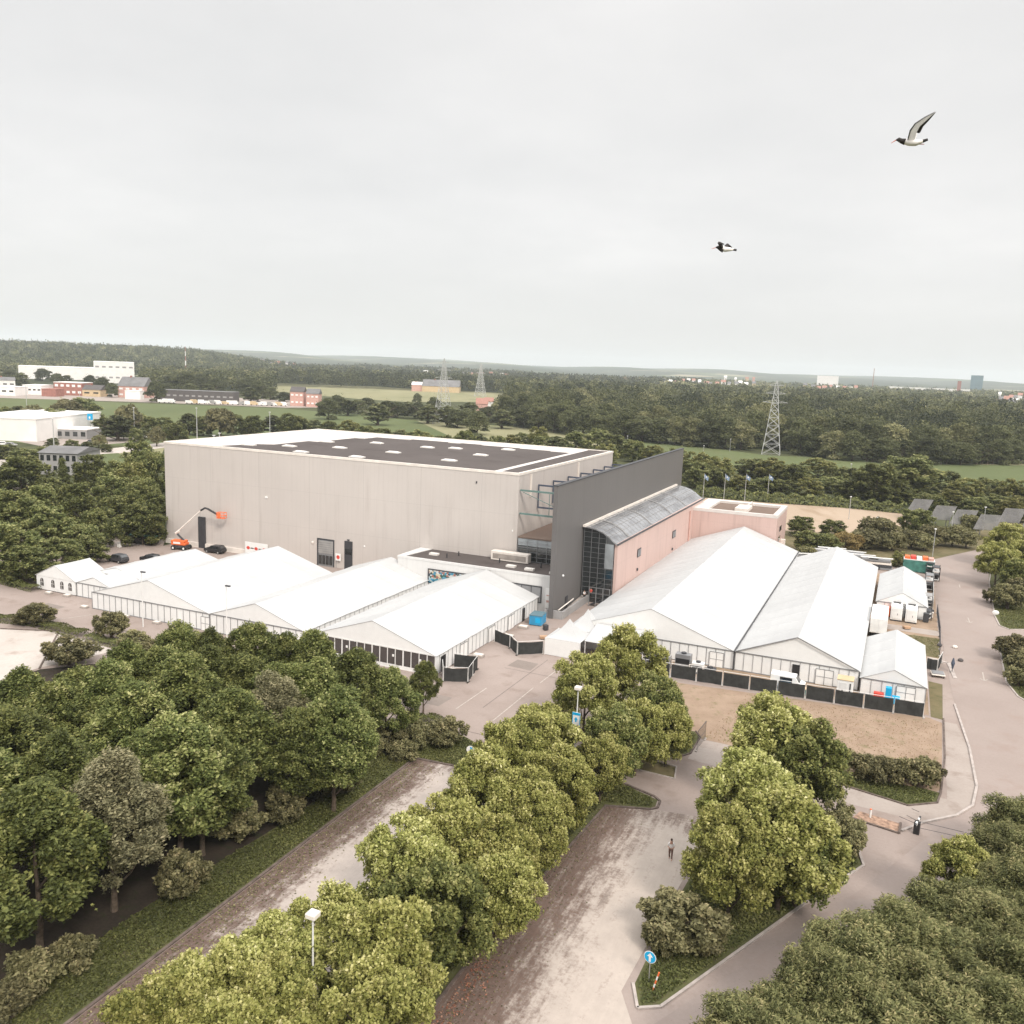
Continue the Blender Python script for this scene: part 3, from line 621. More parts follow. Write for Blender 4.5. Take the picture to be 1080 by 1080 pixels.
# ------------------------------------------------------------------ marquee tents
def tent(label, w, L, eave, ridge, u, v, bay=5.0, group=None, front='white', rz=0, open_right=False, rwall=True, mull=1.25, doors=(), lit=0, ov=.15, rpanel=True, arch=None):
    """gable tent, ridge along y; origin front left corner"""
    t = thing('marquee_tent', label, 'tent', u, v, rz=rz, group=group)
    nb = max(1, round(L / bay)); sub = 4
    # roof skins, sagging a little between the frames
    m = MB(); xs = [-ov, w * .25, w * .5, w * .75, w + ov]
    zs = [eave - ov * (ridge - eave) / (w / 2), (eave + ridge) / 2, ridge, (eave + ridge) / 2, eave - ov * (ridge - eave) / (w / 2)]
    ny = nb * sub; g = []
    for j in range(ny + 1):
        y = L * j / ny; sag = math.sin(math.pi * (j % sub) / sub) if j % sub else 0
        for i, (x, z) in enumerate(zip(xs, zs)):
            g.append((x, y, z - sag * (.17 if i in (1, 3) else .05)))
    off = len(g); g += [(x, y, z - .05) for x, y, z in g]; fs = []
    for j in range(ny):
        for i in range(4):
            a = j * 5 + i; fs.append((a, a + 1, a + 6, a + 5)); fs.append((off + a + 1, off + a, off + a + 5, off + a + 6))
        for a, b in ((j * 5, j * 5 + 5), (j * 5 + 9, j * 5 + 4)): fs.append((a, b, off + b, off + a)) 
    for i in range(4):
        fs.append((i + 1, i, off + i, off + i + 1)); a = ny * 5 + i; fs.append((a, a + 1, off + a + 1, off + a))
    m.add(g, fs); rf = m.build('roof', 'canvas', t)
    m = MB()
    for j in range(nb + 1):
        y = min(L * j / nb, L - .06)
        for (x0, z0), (x1, z1) in (((xs[0], zs[0]), (xs[2], zs[2])), ((xs[2], zs[2]), (xs[4], zs[4]))):
            m.tube([(x0, y, z0 + .0), (x1, y, z1 + .0)], .035, 4)
    m.build('roof_seam', 'canvas', rf)
    # gables
    for y, nm in ((.05, 'gable'), (L - .1, 'gable')):
        m = MB(); m.add([(.05, y, eave - .05), (w - .05, y, eave - .05), (w / 2, y, ridge - .08), (.05, y + .05, eave - .05), (w - .05, y + .05, eave - .05), (w / 2, y + .05, ridge - .08)], [(0, 1, 2), (5, 4, 3), (0, 3, 4, 1), (1, 4, 5, 2), (2, 5, 3, 0)]); m.build(nm, 'canvas_wall', t)
    # walls
    eg = eave - .08
    wm = 'tent_glass' if front == 'glass' else 'canvas_wall'
    MB().box(.08, w - .08, .10, .16, .12, eg).build('front_wall', wm, t)
    MB().box(.08, w - .08, L - .16, L - .11, .1, eg).build('rear_wall', 'canvas_wall', t)
    MB().box(.06, .12, .17, L - .17, .1, eg).build('side_wall', 'canvas_wall', t)
    if rwall: MB().box(w - .12, w - .06, .17, L - .17, .1, eg).build('side_wall', 'canvas_wall', t)
    n = max(2, round(w / mull)); m = MB(); fm = 'white_metal' if front == 'glass' else 'frame_grey'
    for k in range(n + 1):
        x = w * k / n; wd = .10 if front == 'glass' else .035
        if k % 4 == 0: wd *= 1.7
        if front: m.box(x - wd / 2, x + wd / 2, .02, .09, .05, eg)
    if front: m.box(0, w, .0, .08, eg, eg + .14); m.box(0, w, .0, .08, .0, .12)
    if front == 'glass': m.box(0, w, .03, .09, .12, .5)
    if front: m.build('wall_frame', fm if front == 'glass' else 'frame_grey', t)
    MB().box(.02, w - .02, .165, .2, .0, .11).build('floor_edge', 'dark_metal', t)
    if rwall and rpanel:
        m = MB(); nn = max(2, round(L / mull))
        for k in range(nn + 1):
            y = .05 + (L - .1) * k / nn; wd = .035 * (2 if k % 4 == 0 else 1); m.box(w - .055, w - .01, y - wd / 2, y + wd / 2, .05, eg)
        m.build('side_frame', 'frame_grey', t)
    for side, pos, wd_, hh, kind in doors:
        if side == 'f': b = (pos, pos + wd_, -.02, .015, .05, hh)
        else: b = (w + .0, w + .04, pos, pos + wd_, .05, hh)
        dd = MB().box(*b).build('door', 'black_paint' if kind == 'dark' else 'white_plastic', t)
        if kind != 'dark':
            q = MB()
            if side == 'f':
                for x in (pos, pos + wd_ / 2, pos + wd_): q.box(x - .03, x + .03, -.06, -.025, .05, hh)
                q.box(pos, pos + wd_, -.06, -.025, hh, hh + .07); q.box(pos, pos + wd_, -.055, -.022, 1.1, 1.15)
            else:
                for y in (pos, pos + wd_ / 2, pos + wd_): q.box(w + .045, w + .08, y - .03, y + .03, .05, hh)
                q.box(w + .045, w + .08, pos, pos + wd_, hh, hh + .07)
            q.build('door_frame', 'frame_grey', dd)
    return t
GL = 'white marquee tents left of the yard'; GR = 'white marquee tents right of the pink wing'
tent('large white gable tent at the left end of the big marquee row', 23.7, 30.5, 2.7, 6.15, 28.2, -43.5, group=GL, doors=(('f', 22.2, 1.6, 2.1, 'w'),))
tent('white gable tent in the middle of the big marquee row, between two others', 16.7, 36.5, 2.75, 5.5, 52.0, -43.5, group=GL, doors=(('f', 8.2, 2.4, 2.1, 'w'),))
gt = tent('white gable tent with dark glass front wall beside the yard', 19.2, 35.0, 2.75, 6.0, 70.3, -43.5, group=GL, front='glass', mull=1.22, doors=(('r', 1.6, 1.3, 2.2, 'dark'), ('r', 28.5, 1.0, 2.2, 'dark'), ('r', 7, 2.2, 2.2, 'w'), ('r', 16, 2.2, 2.2, 'w'), ('r', 23, 2.2, 2.2, 'w')))
for x in (5.6, 12.9, 17.0): MB().box(x - .14, x + .14, -.02, .05, 1.6, 1.9).build('sticker', 'white_plastic', gt)
tent('low white tent at the back, left of the big marquee row', 11.2, 18.5, 2.5, 3.9, 16.9, -33.6, group=GL)
sm = tent('small white tent with four arched windows, far left of the marquees', 9.2, 7.0, 2.45, 4.6, 10.9, -39.8, group=GL, front=None, rpanel=False)
for k, x in enumerate((1.0, 3.6, 5.7, 7.6)):
    m = MB(); m.prism([(x, 0), (x + .75, 0)] + [(x + .375 + .375 * math.cos(a), .9 + .42 * math.sin(a)) for a in np.linspace(0, math.pi, 7)], 0, .03)
    vv = [(a, .085 - c, b + .75) for a, b, c in m.v]; m.v = vv; m.f = [f[::-1] for f in m.f]; m.build('arched_window', 'tent_glass', sm)
    m = MB(); m.box(x + .35, x + .4, .03, .052, .8, 2.0); m.box(x, x + .75, .03, .052, 1.35, 1.4); m.build('glazing_bar', 'white_metal', sm)
tent('narrow white link tent between the arched-window tent and the big marquee row', 7.9, 6.4, 2.35, 3.7, 20.3, -39.7, group=GL)
# right hand group
tent('widest white gable tent, against the pink wall', 23.9, 78.0, 2.65, 6.9, 99.75, -21.0, group=GR, mull=1.25, doors=(('f', 20.6, 1.9, 2.1, 'w'),))
r2 = tent('long white gable tent between the widest tent and the small right-hand tents', 15.9, 71.0, 2.65, 5.9, 123.75, -21.0, group=GR, doors=(('f', 7.6, .9, 2.2, 'dark'), ('f', 10.6, 2.2, 2.1, 'w')))
tent('small white tent at the front right corner by the road', 7.7, 20.0, 2.2, 3.9, 139.9, -22.0, group=GR, doors=(('f', 4.3, 2.2, 1.9, 'w'),))
tent('small white tent behind the white generators', 8.0, 24.0, 2.3, 4.3, 140.4, 21.5, group=GR, doors=(('f', 2.6, 2.0, 1.9, 'w'),))
m = MB()
for a, b, z in (((123.66, -21.2), (123.66, 56), 2.78),):
    o = thing('rain_gutter', 'thin dark gutter in the valley between the two longest tents', 'gutter', *a)
    MB().box(-.09, .09, 0, 78, z - .1, z).build('channel', 'dark_metal', o); MB().box(-.06, .06, -.05, .07, 0, z - .1).build('downpipe', 'dark_metal', o)
o = thing('tent_frame_edge', 'grey ridge trim over the front gable of the second longest tent', 'trim', 123.75, -21.25)
MB().tube([(0, 0, 2.75), (7.95, 0, 6.0)], .07, 5).build('bar', 'frame_grey', o); MB().tube([(7.95, 0, 6.0), (15.9, 0, 2.75)], .07, 5).build('bar', 'frame_grey', o)
for i, (u_, v_, h_) in enumerate(((51.9, -43.75, 3.1), (28.25, -43.8, 2.8), (139.65, -22.4, 3.0), (41.0, -43.75, 2.9))):
    pass
# pagodas
for i, (u_, v_, sz, hp, lb) in enumerate(((98.6, -28.0, 5.2, 4.9, 'front'), (99.6, -22.6, 5.0, 5.2, 'rear'))):
    t = thing('pagoda_tent', f'{lb} one of two small pointed white pagoda tents left of the widest tent', 'tent', u_, v_, group='pagoda tents')
    m = MB(); rings = []
    for k in range(9):
        f_ = k / 8; half = sz / 2 * (1 - f_) ** 1.0; z = 2.5 + (hp - 2.5) * (f_ ** 1.7)
        rings.append([(sz / 2 - half, sz / 2 - half, z), (sz / 2 + half, sz / 2 - half, z), (sz / 2 + half, sz / 2 + half, z), (sz / 2 - half, sz / 2 + half, z)])
    rings[-1] = [(sz / 2 + dx * .04, sz / 2 + dy * .04, hp) for dx, dy in ((-1, -1), (1, -1), (1, 1), (-1, 1))]
    vs = [p for r_ in rings for p in r_]; fs = [(k * 4 + a, k * 4 + (a + 1) % 4, k * 4 + 4 + (a + 1) % 4, k * 4 + 4 + a) for k in range(8) for a in range(4)] + [(32, 33, 34, 35)]
    m.add(vs, fs); m.build('roof', 'canvas', t)
    m = MB(); m.box(.0, .06, .06, sz, .05, 2.48); m.box(.0, sz, -.0, .06, .05, 2.48); m.build('side_wall', 'canvas_wall', t)
    for px_, py_ in ((0, 0), (sz, 0), (sz, sz), (0, sz)): MB().box(px_ - .05, px_ + .05, py_ - .05, py_ + .05, 0, 2.5).build('post', 'white_metal', t)
ct = thing('tent_canopy', 'low white canopy joining the pagodas to the widest tent', 'canopy', 103.9, -26.5)
MB().add([(0, 0, 2.45), (8.5, 0, 2.45), (8.5, 5.4, 3.6), (0, 5.4, 3.6), (0, 0, 2.38), (8.5, 0, 2.38), (8.5, 5.4, 3.5), (0, 5.4, 3.5)], [(0, 1, 2, 3), (7, 6, 5, 4), (0, 4, 5, 1), (1, 5, 6, 2), (3, 7, 4, 0)]).build('roof', 'canvas', ct)
for x in (.1, 4.2, 8.4): MB().box(x - .05, x + .05, .05, .15, 0, 2.4).build('post', 'white_metal', ct)

# ballast blocks and steps beside the tents
def ballast(u, v, label, sz=(1.5, 1.0, .35)):
    t = thing('ballast_block', label, 'ballast block', u, v, group='grey ballast blocks round the tents')
    MB().box(-sz[0] / 2, sz[0] / 2, -sz[1] / 2, sz[1] / 2, 0, sz[2]).build('block', 'concrete', t, bevel=.04)
    MB().box(-sz[0] / 2 + .1, sz[0] / 2 - .1, -sz[1] / 2 + .1, sz[1] / 2 - .1, sz[2] + .003, sz[2] + .09).build('plate', 'duct', t)
for i, p in enumerate([(91.0, -41), (91.0, -33.7), (91.0, -23.5), (91, -18)]): ballast(*p, f'grey ballast block {["nearest the black fence pen", "second from the pen", "third from the pen", "farthest from the pen"][i]} along the glass-fronted tent side')
for i, p in enumerate([(27.0, -43.9), (15.4, -41), (19.2, -40.6), (36.3, -44.4), (42.6, -44.4), (46, -44.4)]): ballast(*p, f'small grey ballast block along the left tents, ' + ['at the big tent corner', 'between the first arched windows', 'beside the last arched window', 'at the first main post', 'at the lamp post', 'right of the lamp post'][i], (1.2, .8, .3))

# ------------------------------------------------------------------ black clothed fencing
def fence(label, pts, h=2.0, cloth=True, group='black clothed site fences', first_posts=True, seg=3.4):
    o0 = pts[0]; t = thing('site_fence', label, 'fence', *o0, group=group)
    for a, b in zip(pts, pts[1:]):
        L = math.dist(a, b); n = max(1, round(L / seg))
        for k in range(n):
            p = (a[0] + (b[0] - a[0]) * k / n - o0[0], a[1] + (b[1] - a[1]) * k / n - o0[1]); q = (a[0] + (b[0] - a[0]) * (k + 1) / n - o0[0], a[1] + (b[1] - a[1]) * (k + 1) / n - o0[1])
            dx, dy = (q[0] - p[0]) / math.dist(p, q), (q[1] - p[1]) / math.dist(p, q); nx, ny = -dy, dx
            e = .08; w = random.uniform(.02, .07)
            P = (p[0] + dx * e, p[1] + dy * e); Q = (q[0] - dx * e, q[1] - dy * e)
            if cloth:
                m = MB(); cols = 7; vs = []
                for c in range(cols + 1):
                    f_ = c / cols; wob = .05 * math.sin(f_ * 9 + k) + .03 * random.uniform(-1, 1); top = h - .12 - .05 * math.sin(math.pi * f_) - random.uniform(0, .02)
                    x, y = P[0] + (Q[0] - P[0]) * f_ + nx * wob, P[1] + (Q[1] - P[1]) * f_ + ny * wob
                    vs += [(x, y, .12), (x, y, top), (x + nx * .03, y + ny * .03, .12), (x + nx * .03, y + ny * .03, top)]
                m.add(vs, [f for c in range(cols) for f in ((4 * c, 4 * c + 4, 4 * c + 5, 4 * c + 1), (4 * c + 2, 4 * c + 3, 4 * c + 7, 4 * c + 6), (4 * c + 1, 4 * c + 5, 4 * c + 7, 4 * c + 3))]); m.build('cloth_panel', 'black_cloth', t)
            m = MB(); m.tube([(P[0], P[1], .1), (P[0], P[1], h), (Q[0], Q[1], h), (Q[0], Q[1], .1)], .035, 5)
            if not cloth:
                for c in range(1, 9):
                    f_ = c / 9; m.tube([(P[0] + (Q[0] - P[0]) * f_, P[1] + (Q[1] - P[1]) * f_, .1), (P[0] + (Q[0] - P[0]) * f_, P[1] + (Q[1] - P[1]) * f_, h)], .02, 3)
                m.tube([(P[0], P[1], h * .5), (Q[0], Q[1], h * .5)], .02, 3)
            m.build('panel_frame', 'white_metal' if cloth else 'dark_metal', t)
            MB().box(p[0] - .12, p[0] + .12, p[1] - .35, p[1] + .35, 0, .12).build('foot', 'concrete', t)
        MB().box(q[0] - .12, q[0] + .12, q[1] - .35, q[1] + .35, 0, .12).build('foot', 'concrete', t)
    return t
fence('long fence of black cloth panels in front of the right-hand tents', [(109.9, -28.8), (147.4, -26.9)])
fence('black cloth fence pen at the corner of the glass-fronted tent', [(89.9, -42.2), (91.4, -44.8), (94.3, -43.4), (93.2, -38.6), (90, -39.2)], 2.0, seg=3.2)
fence('three black cloth fence panels closing the gap to the pagoda tents', [(92.8, -28.5), (94.9, -30.4), (98.1, -27.6)][:0] or [(90.0, -26.5), (93.2, -28.0), (95.4, -30.4), (98.4, -28.0)])
fence('short black cloth fence at the back right corner of the small corner tent', [(147.9, -6.6), (149.4, -6.9), (150.1, -2.6)], 1.8, seg=3.0)
fence('open grey mesh fence running along the road beside the tents', [(149.9, 1), (150.2, 12), (150.2, 28)], 1.6, cloth=False, group='mesh fences')
fence('dark cloth fence in shade behind the small tent by the road', [(149.6, 30), (149.9, 44), (150.3, 58)], 1.9)
fence('bare mesh gate panel at the edge of the central tree row', [(124.9, -49.6), (125.1, -46.2)], 2.2, cloth=False, group='mesh fences')

# ------------------------------------------------------------------ small site objects
def box_unit(name, label, cat, u, v, sz, mat, rz=0, top=None, detail=None, group=None):
    t = thing(name, label, cat, u, v, rz=rz, group=group)
    x, y, z = sz
    b = MB().box(-x / 2, x / 2, -y / 2, y / 2, .12, z).build('body', mat, t, bevel=.05)
    if top: MB().box(-x / 2 - .04, x / 2 + .04, -y / 2 - .04, y / 2 + .04, z + .003, z + .1).build('lid', top, t)
    MB().box(-x / 2 + .1, x / 2 - .1, -y / 2 + .1, y / 2 - .1, 0, .11).build('skid', 'dark_metal', t)
    return t
t = box_unit('equipment_container', 'bright blue equipment container standing in the gap by the white tent', 'container', 92.0, -14.6, (2.0, 2.7, 1.6), 'blue_paint', .1, 'tower_teal')
MB().box(-1.05, -1.02, -1.15, 1.15, .3, 1.4).build('side_panel', 'brown_paint', t); MB().box(.0, .8, -1.4, -1.37, .5, 1.3).build('door', 'sign_blue', t)
for i, (u_, v_) in enumerate(((143.7, 20.2 - 2), (146.0, 20.0 - 2))):
    lb = ('left', 'right')[i]
    t = thing('generator', f'{lb} one of two white box generators in front of the small tent', 'generator', u_, v_ + 1.8, group='white generators')
    MB().box(-.9, .9, -1.8, 1.8, .25, 2.5).build('body', 'white_plastic', t, bevel=.06); MB().box(-.85, .85, -1.7, 1.7, 0, .24).build('skid', 'dark_metal', t)
    MB().box(-.6, .6, 1.0, 1.6, 2.505, 2.62).build('vent', 'black_paint', t); MB().tube([(.4, .5, 2.5), (.4, .5, 2.8)], .08).build('exhaust', 'dark_metal', t)
    MB().box(-.7, .7, -1.86, -1.81, .5, 2.2).build('door', 'white_metal', t); MB().box(.15, .22, -1.9, -1.865, 1.1, 1.4).build('handle', 'dark_metal', t)
box_unit('fuel_tank', 'bright red-orange fuel tank beside the left generator', 'tank', 142.2, 21.3, (1.0, 2.2, 1.7), 'orange_paint')
for i, (u_, v_) in enumerate(((142.8, 24.6 - 4), (141.3, 20.2), (148.3, 20.4))): box_unit('control_cabinet', ['low white control cabinet behind the left generator', 'small white cabinet left of the red-orange tank', 'dark cabinet right of the right generator'][i], 'cabinet', u_, v_ - (0 if i else -1.4), (.9, .8, 1.6), ['white_metal', 'white_metal', 'dark_metal'][i])
t = thing('trailer', 'long white box trailer parked against the long tent', 'trailer', 141.2, 10.2)
MB().box(-1.25, 1.25, -4.6, 4.6, .9, 3.3).build('body', 'white_plastic', t, bevel=.06); MB().box(-1.0, 1.0, -4.2, 4.4, .6, .89).build('chassis', 'dark_metal', t)
for y in (-3.3, -2.3):
    for x in (-1.1, 1.1): MB().tube([(x - .12, y, .45), (x + .12, y, .45)], .45, 14).build('wheel', 'rubber', t)
MB().tube([(0, -4.4, .7), (0, -5.6, .6)], .07).build('drawbar', 'dark_metal', t); MB().box(-1.2, -.02, -4.66, -4.61, 1, 3.2).build('door', 'white_metal', t); MB().box(.02, 1.2, -4.66, -4.61, 1, 3.2).build('door', 'white_metal', t)
t = box_unit('shed_unit', 'tall white cabin unit in front of the long tent, right end', 'cabin', 138.2, -24.0, (1.9, 1.9, 2.4), 'white_plastic', 0, 'wall_tan'); MB().box(-.6, .2, -1.0, -.96, .3, 2.1).build('door', 'white_metal', t); MB().box(.55, .7, -1.0, -.96, .3, 2.1).build('door_seam', 'dark_metal', t); MB().box(-.35, -.2, -1.04, -1.005, 1.0, 1.15).build('handle', 'dark_metal', t)
t = thing('service_van', 'white van parked behind the black fence, blue box on its near side', 'van', 131.3, -25.0)
m = MB().prism([(-2.1, .35), (2.1, .35), (2.15, 1.1), (1.5, 1.25), (1.0, 2.0), (-2.1, 2.05)], -.9, .9); m.v = [(x, z, y) for x, y, z in m.v]; m.f = [f[::-1] for f in m.f]; m.build('body', 'white_plastic', t, bevel=.05)
MB().box(-.9, .6, -.95, -.905, 1.25, 1.85).build('window', 'car_glass', t); MB().add([(1.05, -.75, 1.97), (1.05, .75, 1.97), (1.53, .75, 1.28), (1.53, -.75, 1.28)], [(0, 3, 2, 1)]).build('windscreen', 'car_glass', t)
for x in (-1.3, 1.35):
    for y in (-.8, .8): MB().tube([(x, y - .1, .34), (x, y + .1, .34)], .34, 14).build('wheel', 'rubber', t)
box_unit('storage_crate', 'blue plastic crate beside the white van', 'crate', 131.0, -26.5, (1.4, .9, 1.2), 'blue_paint')
for i, (u_, v_) in enumerate(((129.0, -26.1), (133.6, -26.0))): box_unit('cable_crate', ['flat olive crate left of the blue crate', 'flat olive crate right of the white van'][i], 'crate', u_, v_, (1.7, .8, .8), 'leaf_shrub' if 0 else 'teal_paint', 0, 'wall_tan')
box_unit('storage_bin', 'bright red bin at the front of the corner tent', 'bin', 142.2, -23.4, (1.2, .8, 1.1), 'red_paint'); t = box_unit('stacked_chair', 'blue upright bin beside the red bin', 'bin', 143.3, -23.4, (.7, .8, 2.0), 'sign_blue'); t.name = 'storage_bin'; box_unit('storage_bin', 'low blue bin right of the upright blue bin', 'bin', 144.2, -23.6, (.9, .8, 1.0), 'sign_blue')
# air-conditioning machinery at the front of the widest tent
for i, (u_, v_, sx, sy, sz, mt) in enumerate(((117.5, -24.4, 2.1, 1.2, 2.3, 'frame_grey'), (119.6, -24.7, 1.6, 1.1, 1.5, 'white_metal'), (121.3, -24.9, 1.4, 1.1, 1.1, 'dark_metal'), (115.0, -24.6, 1.6, 1.0, 1.7, 'grey_metal'), (112.8, -24.8, 1.3, 1.0, 1.3, 'dark_metal'))):
    t = thing('cooling_unit', ['tall grey cooling unit with dark bands', 'white pump unit right of the tall cooling unit', 'low dark unit at the right end of the machinery', 'grey boxy unit left of the tall cooling unit', 'small dark unit half hidden by the tree crown'][i] + ', in front of the widest tent', 'machine', u_, v_, group='machinery in front of the widest tent')
    MB().box(-sx / 2, sx / 2, -sy / 2, sy / 2, .25, sz).build('body', mt, t, bevel=.05); MB().box(-sx / 2, sx / 2, -sy / 2, sy / 2, 0, .24).build('skid', 'dark_metal', t)
    MB().box(-sx / 2 + .12, sx / 2 - .12, -sy / 2 - .04, -sy / 2 - .003, sz * .45, sz * .75).build('grille', 'black_paint', t)
    MB().tube([(0, 0, sz + .003), (0, 0, sz + .18)], sy * .3, 12).build('fan', 'dark_metal', t)
    MB().tube([(-sx * .6, -sy * .4, .4), (-sx * .7, -sy * .4, 1.1), (-sx * .3, -sy * .45, 1.3)], .09).build('hose', 'duct', t)

# stacked steel trusses and cases behind the long tent
k = 0
for (x, y, L_, mt, rz) in ((848, 588, 5, 'duct', .3), (862, 583, 4, 'white_metal', -.2), (877, 582, 6, 'grey_metal', .1), (893, 585, 8, 'frame_grey', -.05), (905, 589, 7, 'duct', .05), (918, 592, 4, 'dark_metal', 0), (928, 593, 5, 'frame_grey', .1)):
    u_, v_ = s(x, y, 1.5)
    t = thing('stacked_pallets', f'{ORD[k]} of the grey loads stacked behind the long tents, counted from the left', 'pallet load', u_, v_, rz=rz, group='grey loads behind the long tents'); k += 1
    for j in range(4): MB().box(-L_ / 2 + j * .1, L_ / 2 - j * .15, -1.1, 1.1, j * .55 + .12, j * .55 + .55).build('load', [mt, 'dark_metal', 'duct', 'frame_grey'][j % 4] if j else mt, t)
    MB().box(-L_ / 2, L_ / 2, -1.0, 1.0, 0, .11).build('pallet', 'wood', t)
    MB().tube([(-L_ / 2, -.6, 2.45), (L_ / 2, -.3, 2.5)], .14, 5).build('truss', 'white_metal', t)
t = thing('shipping_container', 'green ribbed container with red top behind the small tent', 'container', *s(968, 603, 0), rz=.02)
MB().box(-3.0, 3.0, -1.2, 1.2, .15, 2.6).build('body', 'teal_paint', t); MB().box(-3.03, 3.03, -1.23, 1.23, 2.6, 2.75).build('rail', 'white_metal', t)
m = MB()
for j in range(20): m.box(-2.95 + j * .3, -2.82 + j * .3, -1.27, -1.205, .25, 2.5)
m.build('rib', 'teal_paint', t)
for j in range(5): MB().box(-2.8 + j * 1.15, -1.8 + j * 1.15, -1.0, 1.0, 2.76, 3.25 + .15 * (j % 2)).build('crate', ['orange_paint', 'red_paint', 'white_plastic', 'orange_paint', 'wall_pinkish'][j], t)
for i, (x, y, mt, h_) in enumerate(((979, 622, 'frame_grey', 3.2), (978, 640, 'grey_metal', 2.4), (986, 612, 'black_paint', 3.0), (980, 605, 'dark_metal', 2.6), (977, 652, 'dark_metal', 1.6))):
    u_, v_ = s(x, y, 0)
    t = thing('equipment_rack', ['tall grey ladder rack beside the small tent', 'grey rack in front of the tall ladder rack', 'black covered rack by the road fence', 'dark rack beside the green container', 'low dark rack nearest the generators'][i], 'rack', u_, v_, group='racks beside the small tent')
    for dx in (-.7, .7):
        for dy in (-1.4, 1.4): MB().box(dx - .06, dx + .06, dy - .06, dy + .06, 0, h_).build('post', mt, t)
    for j in range(4): MB().box(-.63, .63, -1.34, 1.34, .3 + j * (h_ - .5) / 3, .42 + j * (h_ - .5) / 3).build('shelf', ['white_metal', mt][j % 2], t)
    MB().box(-.5, .5, -1.0, .8, .43, h_ * .45).build('case', 'black_paint', t)

for i, (u_, v_, sx, sy, sz, mt, lb) in enumerate(((148.9, 24.0, 1.2, .8, .9, 'duct', 'pale crate by the mesh fence, nearest the generators'), (149.2, 27.2, .9, .9, .7, 'dark_metal', 'small dark crate by the mesh fence behind the pale one'), (145.4, 14.1, 1.1, .8, .5, 'wood', 'low wooden crate on the path in front of the generators'), (142.9, 3.4, 1.6, 1.0, .6, 'frame_grey', 'flat grey crate on the rough grass behind the corner tent'), (146.9, 2.2, .8, .8, .8, 'wood', 'small wooden crate on the rough grass near the fence'), (105.6, -23.6, 1.3, .9, 1.0, 'dark_metal', 'dark crate in the opening under the white canopy'), (98.0, -20.5, 1.0, .8, .7, 'duct', 'pale crate beside the pagoda tents'), (95.8, -21.5, .8, 1.1, .5, 'wood', 'low wooden crate on the tarmac left of the pagodas'), (94.4, -17.2, .7, .7, .9, 'dark_metal', 'dark crate right of the blue container'))):
    box_unit('storage_crate', lb, 'crate', u_, v_, (sx, sy, sz), mt, .3 * i, 'duct' if i % 3 == 0 else None)

# steps, low walls and two crew beside the grey wall
t = thing('loading_ramp', 'low dark concrete ramp with pale edge beside the grey wall', 'ramp', 93.2, -8.5)
MB().box(-1.8, 1.4, -2.0, -1.7, 0, 1.3).box(1.1, 1.4, -1.7, 12, 0, 1.25).build('wall', 'wall_grey', t)
MB().add([(.1, -1.6, .1), (1.0, -1.6, .1), (1.0, 11.5, 1.1), (.1, 11.5, 1.1), (.1, -1.6, 0), (1.0, -1.6, 0), (1.0, 11.5, 0), (.1, 11.5, 0)], [(0, 1, 2, 3), (0, 4, 5, 1), (1, 5, 6, 2), (2, 6, 7, 3), (3, 7, 4, 0)]).build('slope', 'wood_chips', t).data.materials[0] = MATS['concrete']
MB().tube([(.3, -1, 1.2), (.3, 6, 1.5)], .12, 4).build('rail', 'duct', t)
t = thing('steel_staircase', 'dark grey steel staircase at the foot of the tall window', 'staircase', 95.5, -.2)
for x in (0, 1.2, 2.4, 3.6): MB().box(x - .05, x + .05, -.05, .05, 0, 3.4).build('post', 'frame_grey', t)
MB().box(-.05, 3.65, -.08, -.055, 3.3, 3.4).box(-.05, 3.65, -.08, -.055, 2.3, 2.36).build('rail', 'frame_grey', t)
for k in range(8): MB().box(.1 + k * .4, .5 + k * .4, .1, 1.1, .2 + k * .2, .26 + k * .2).build('tread', 'dark_metal', t)

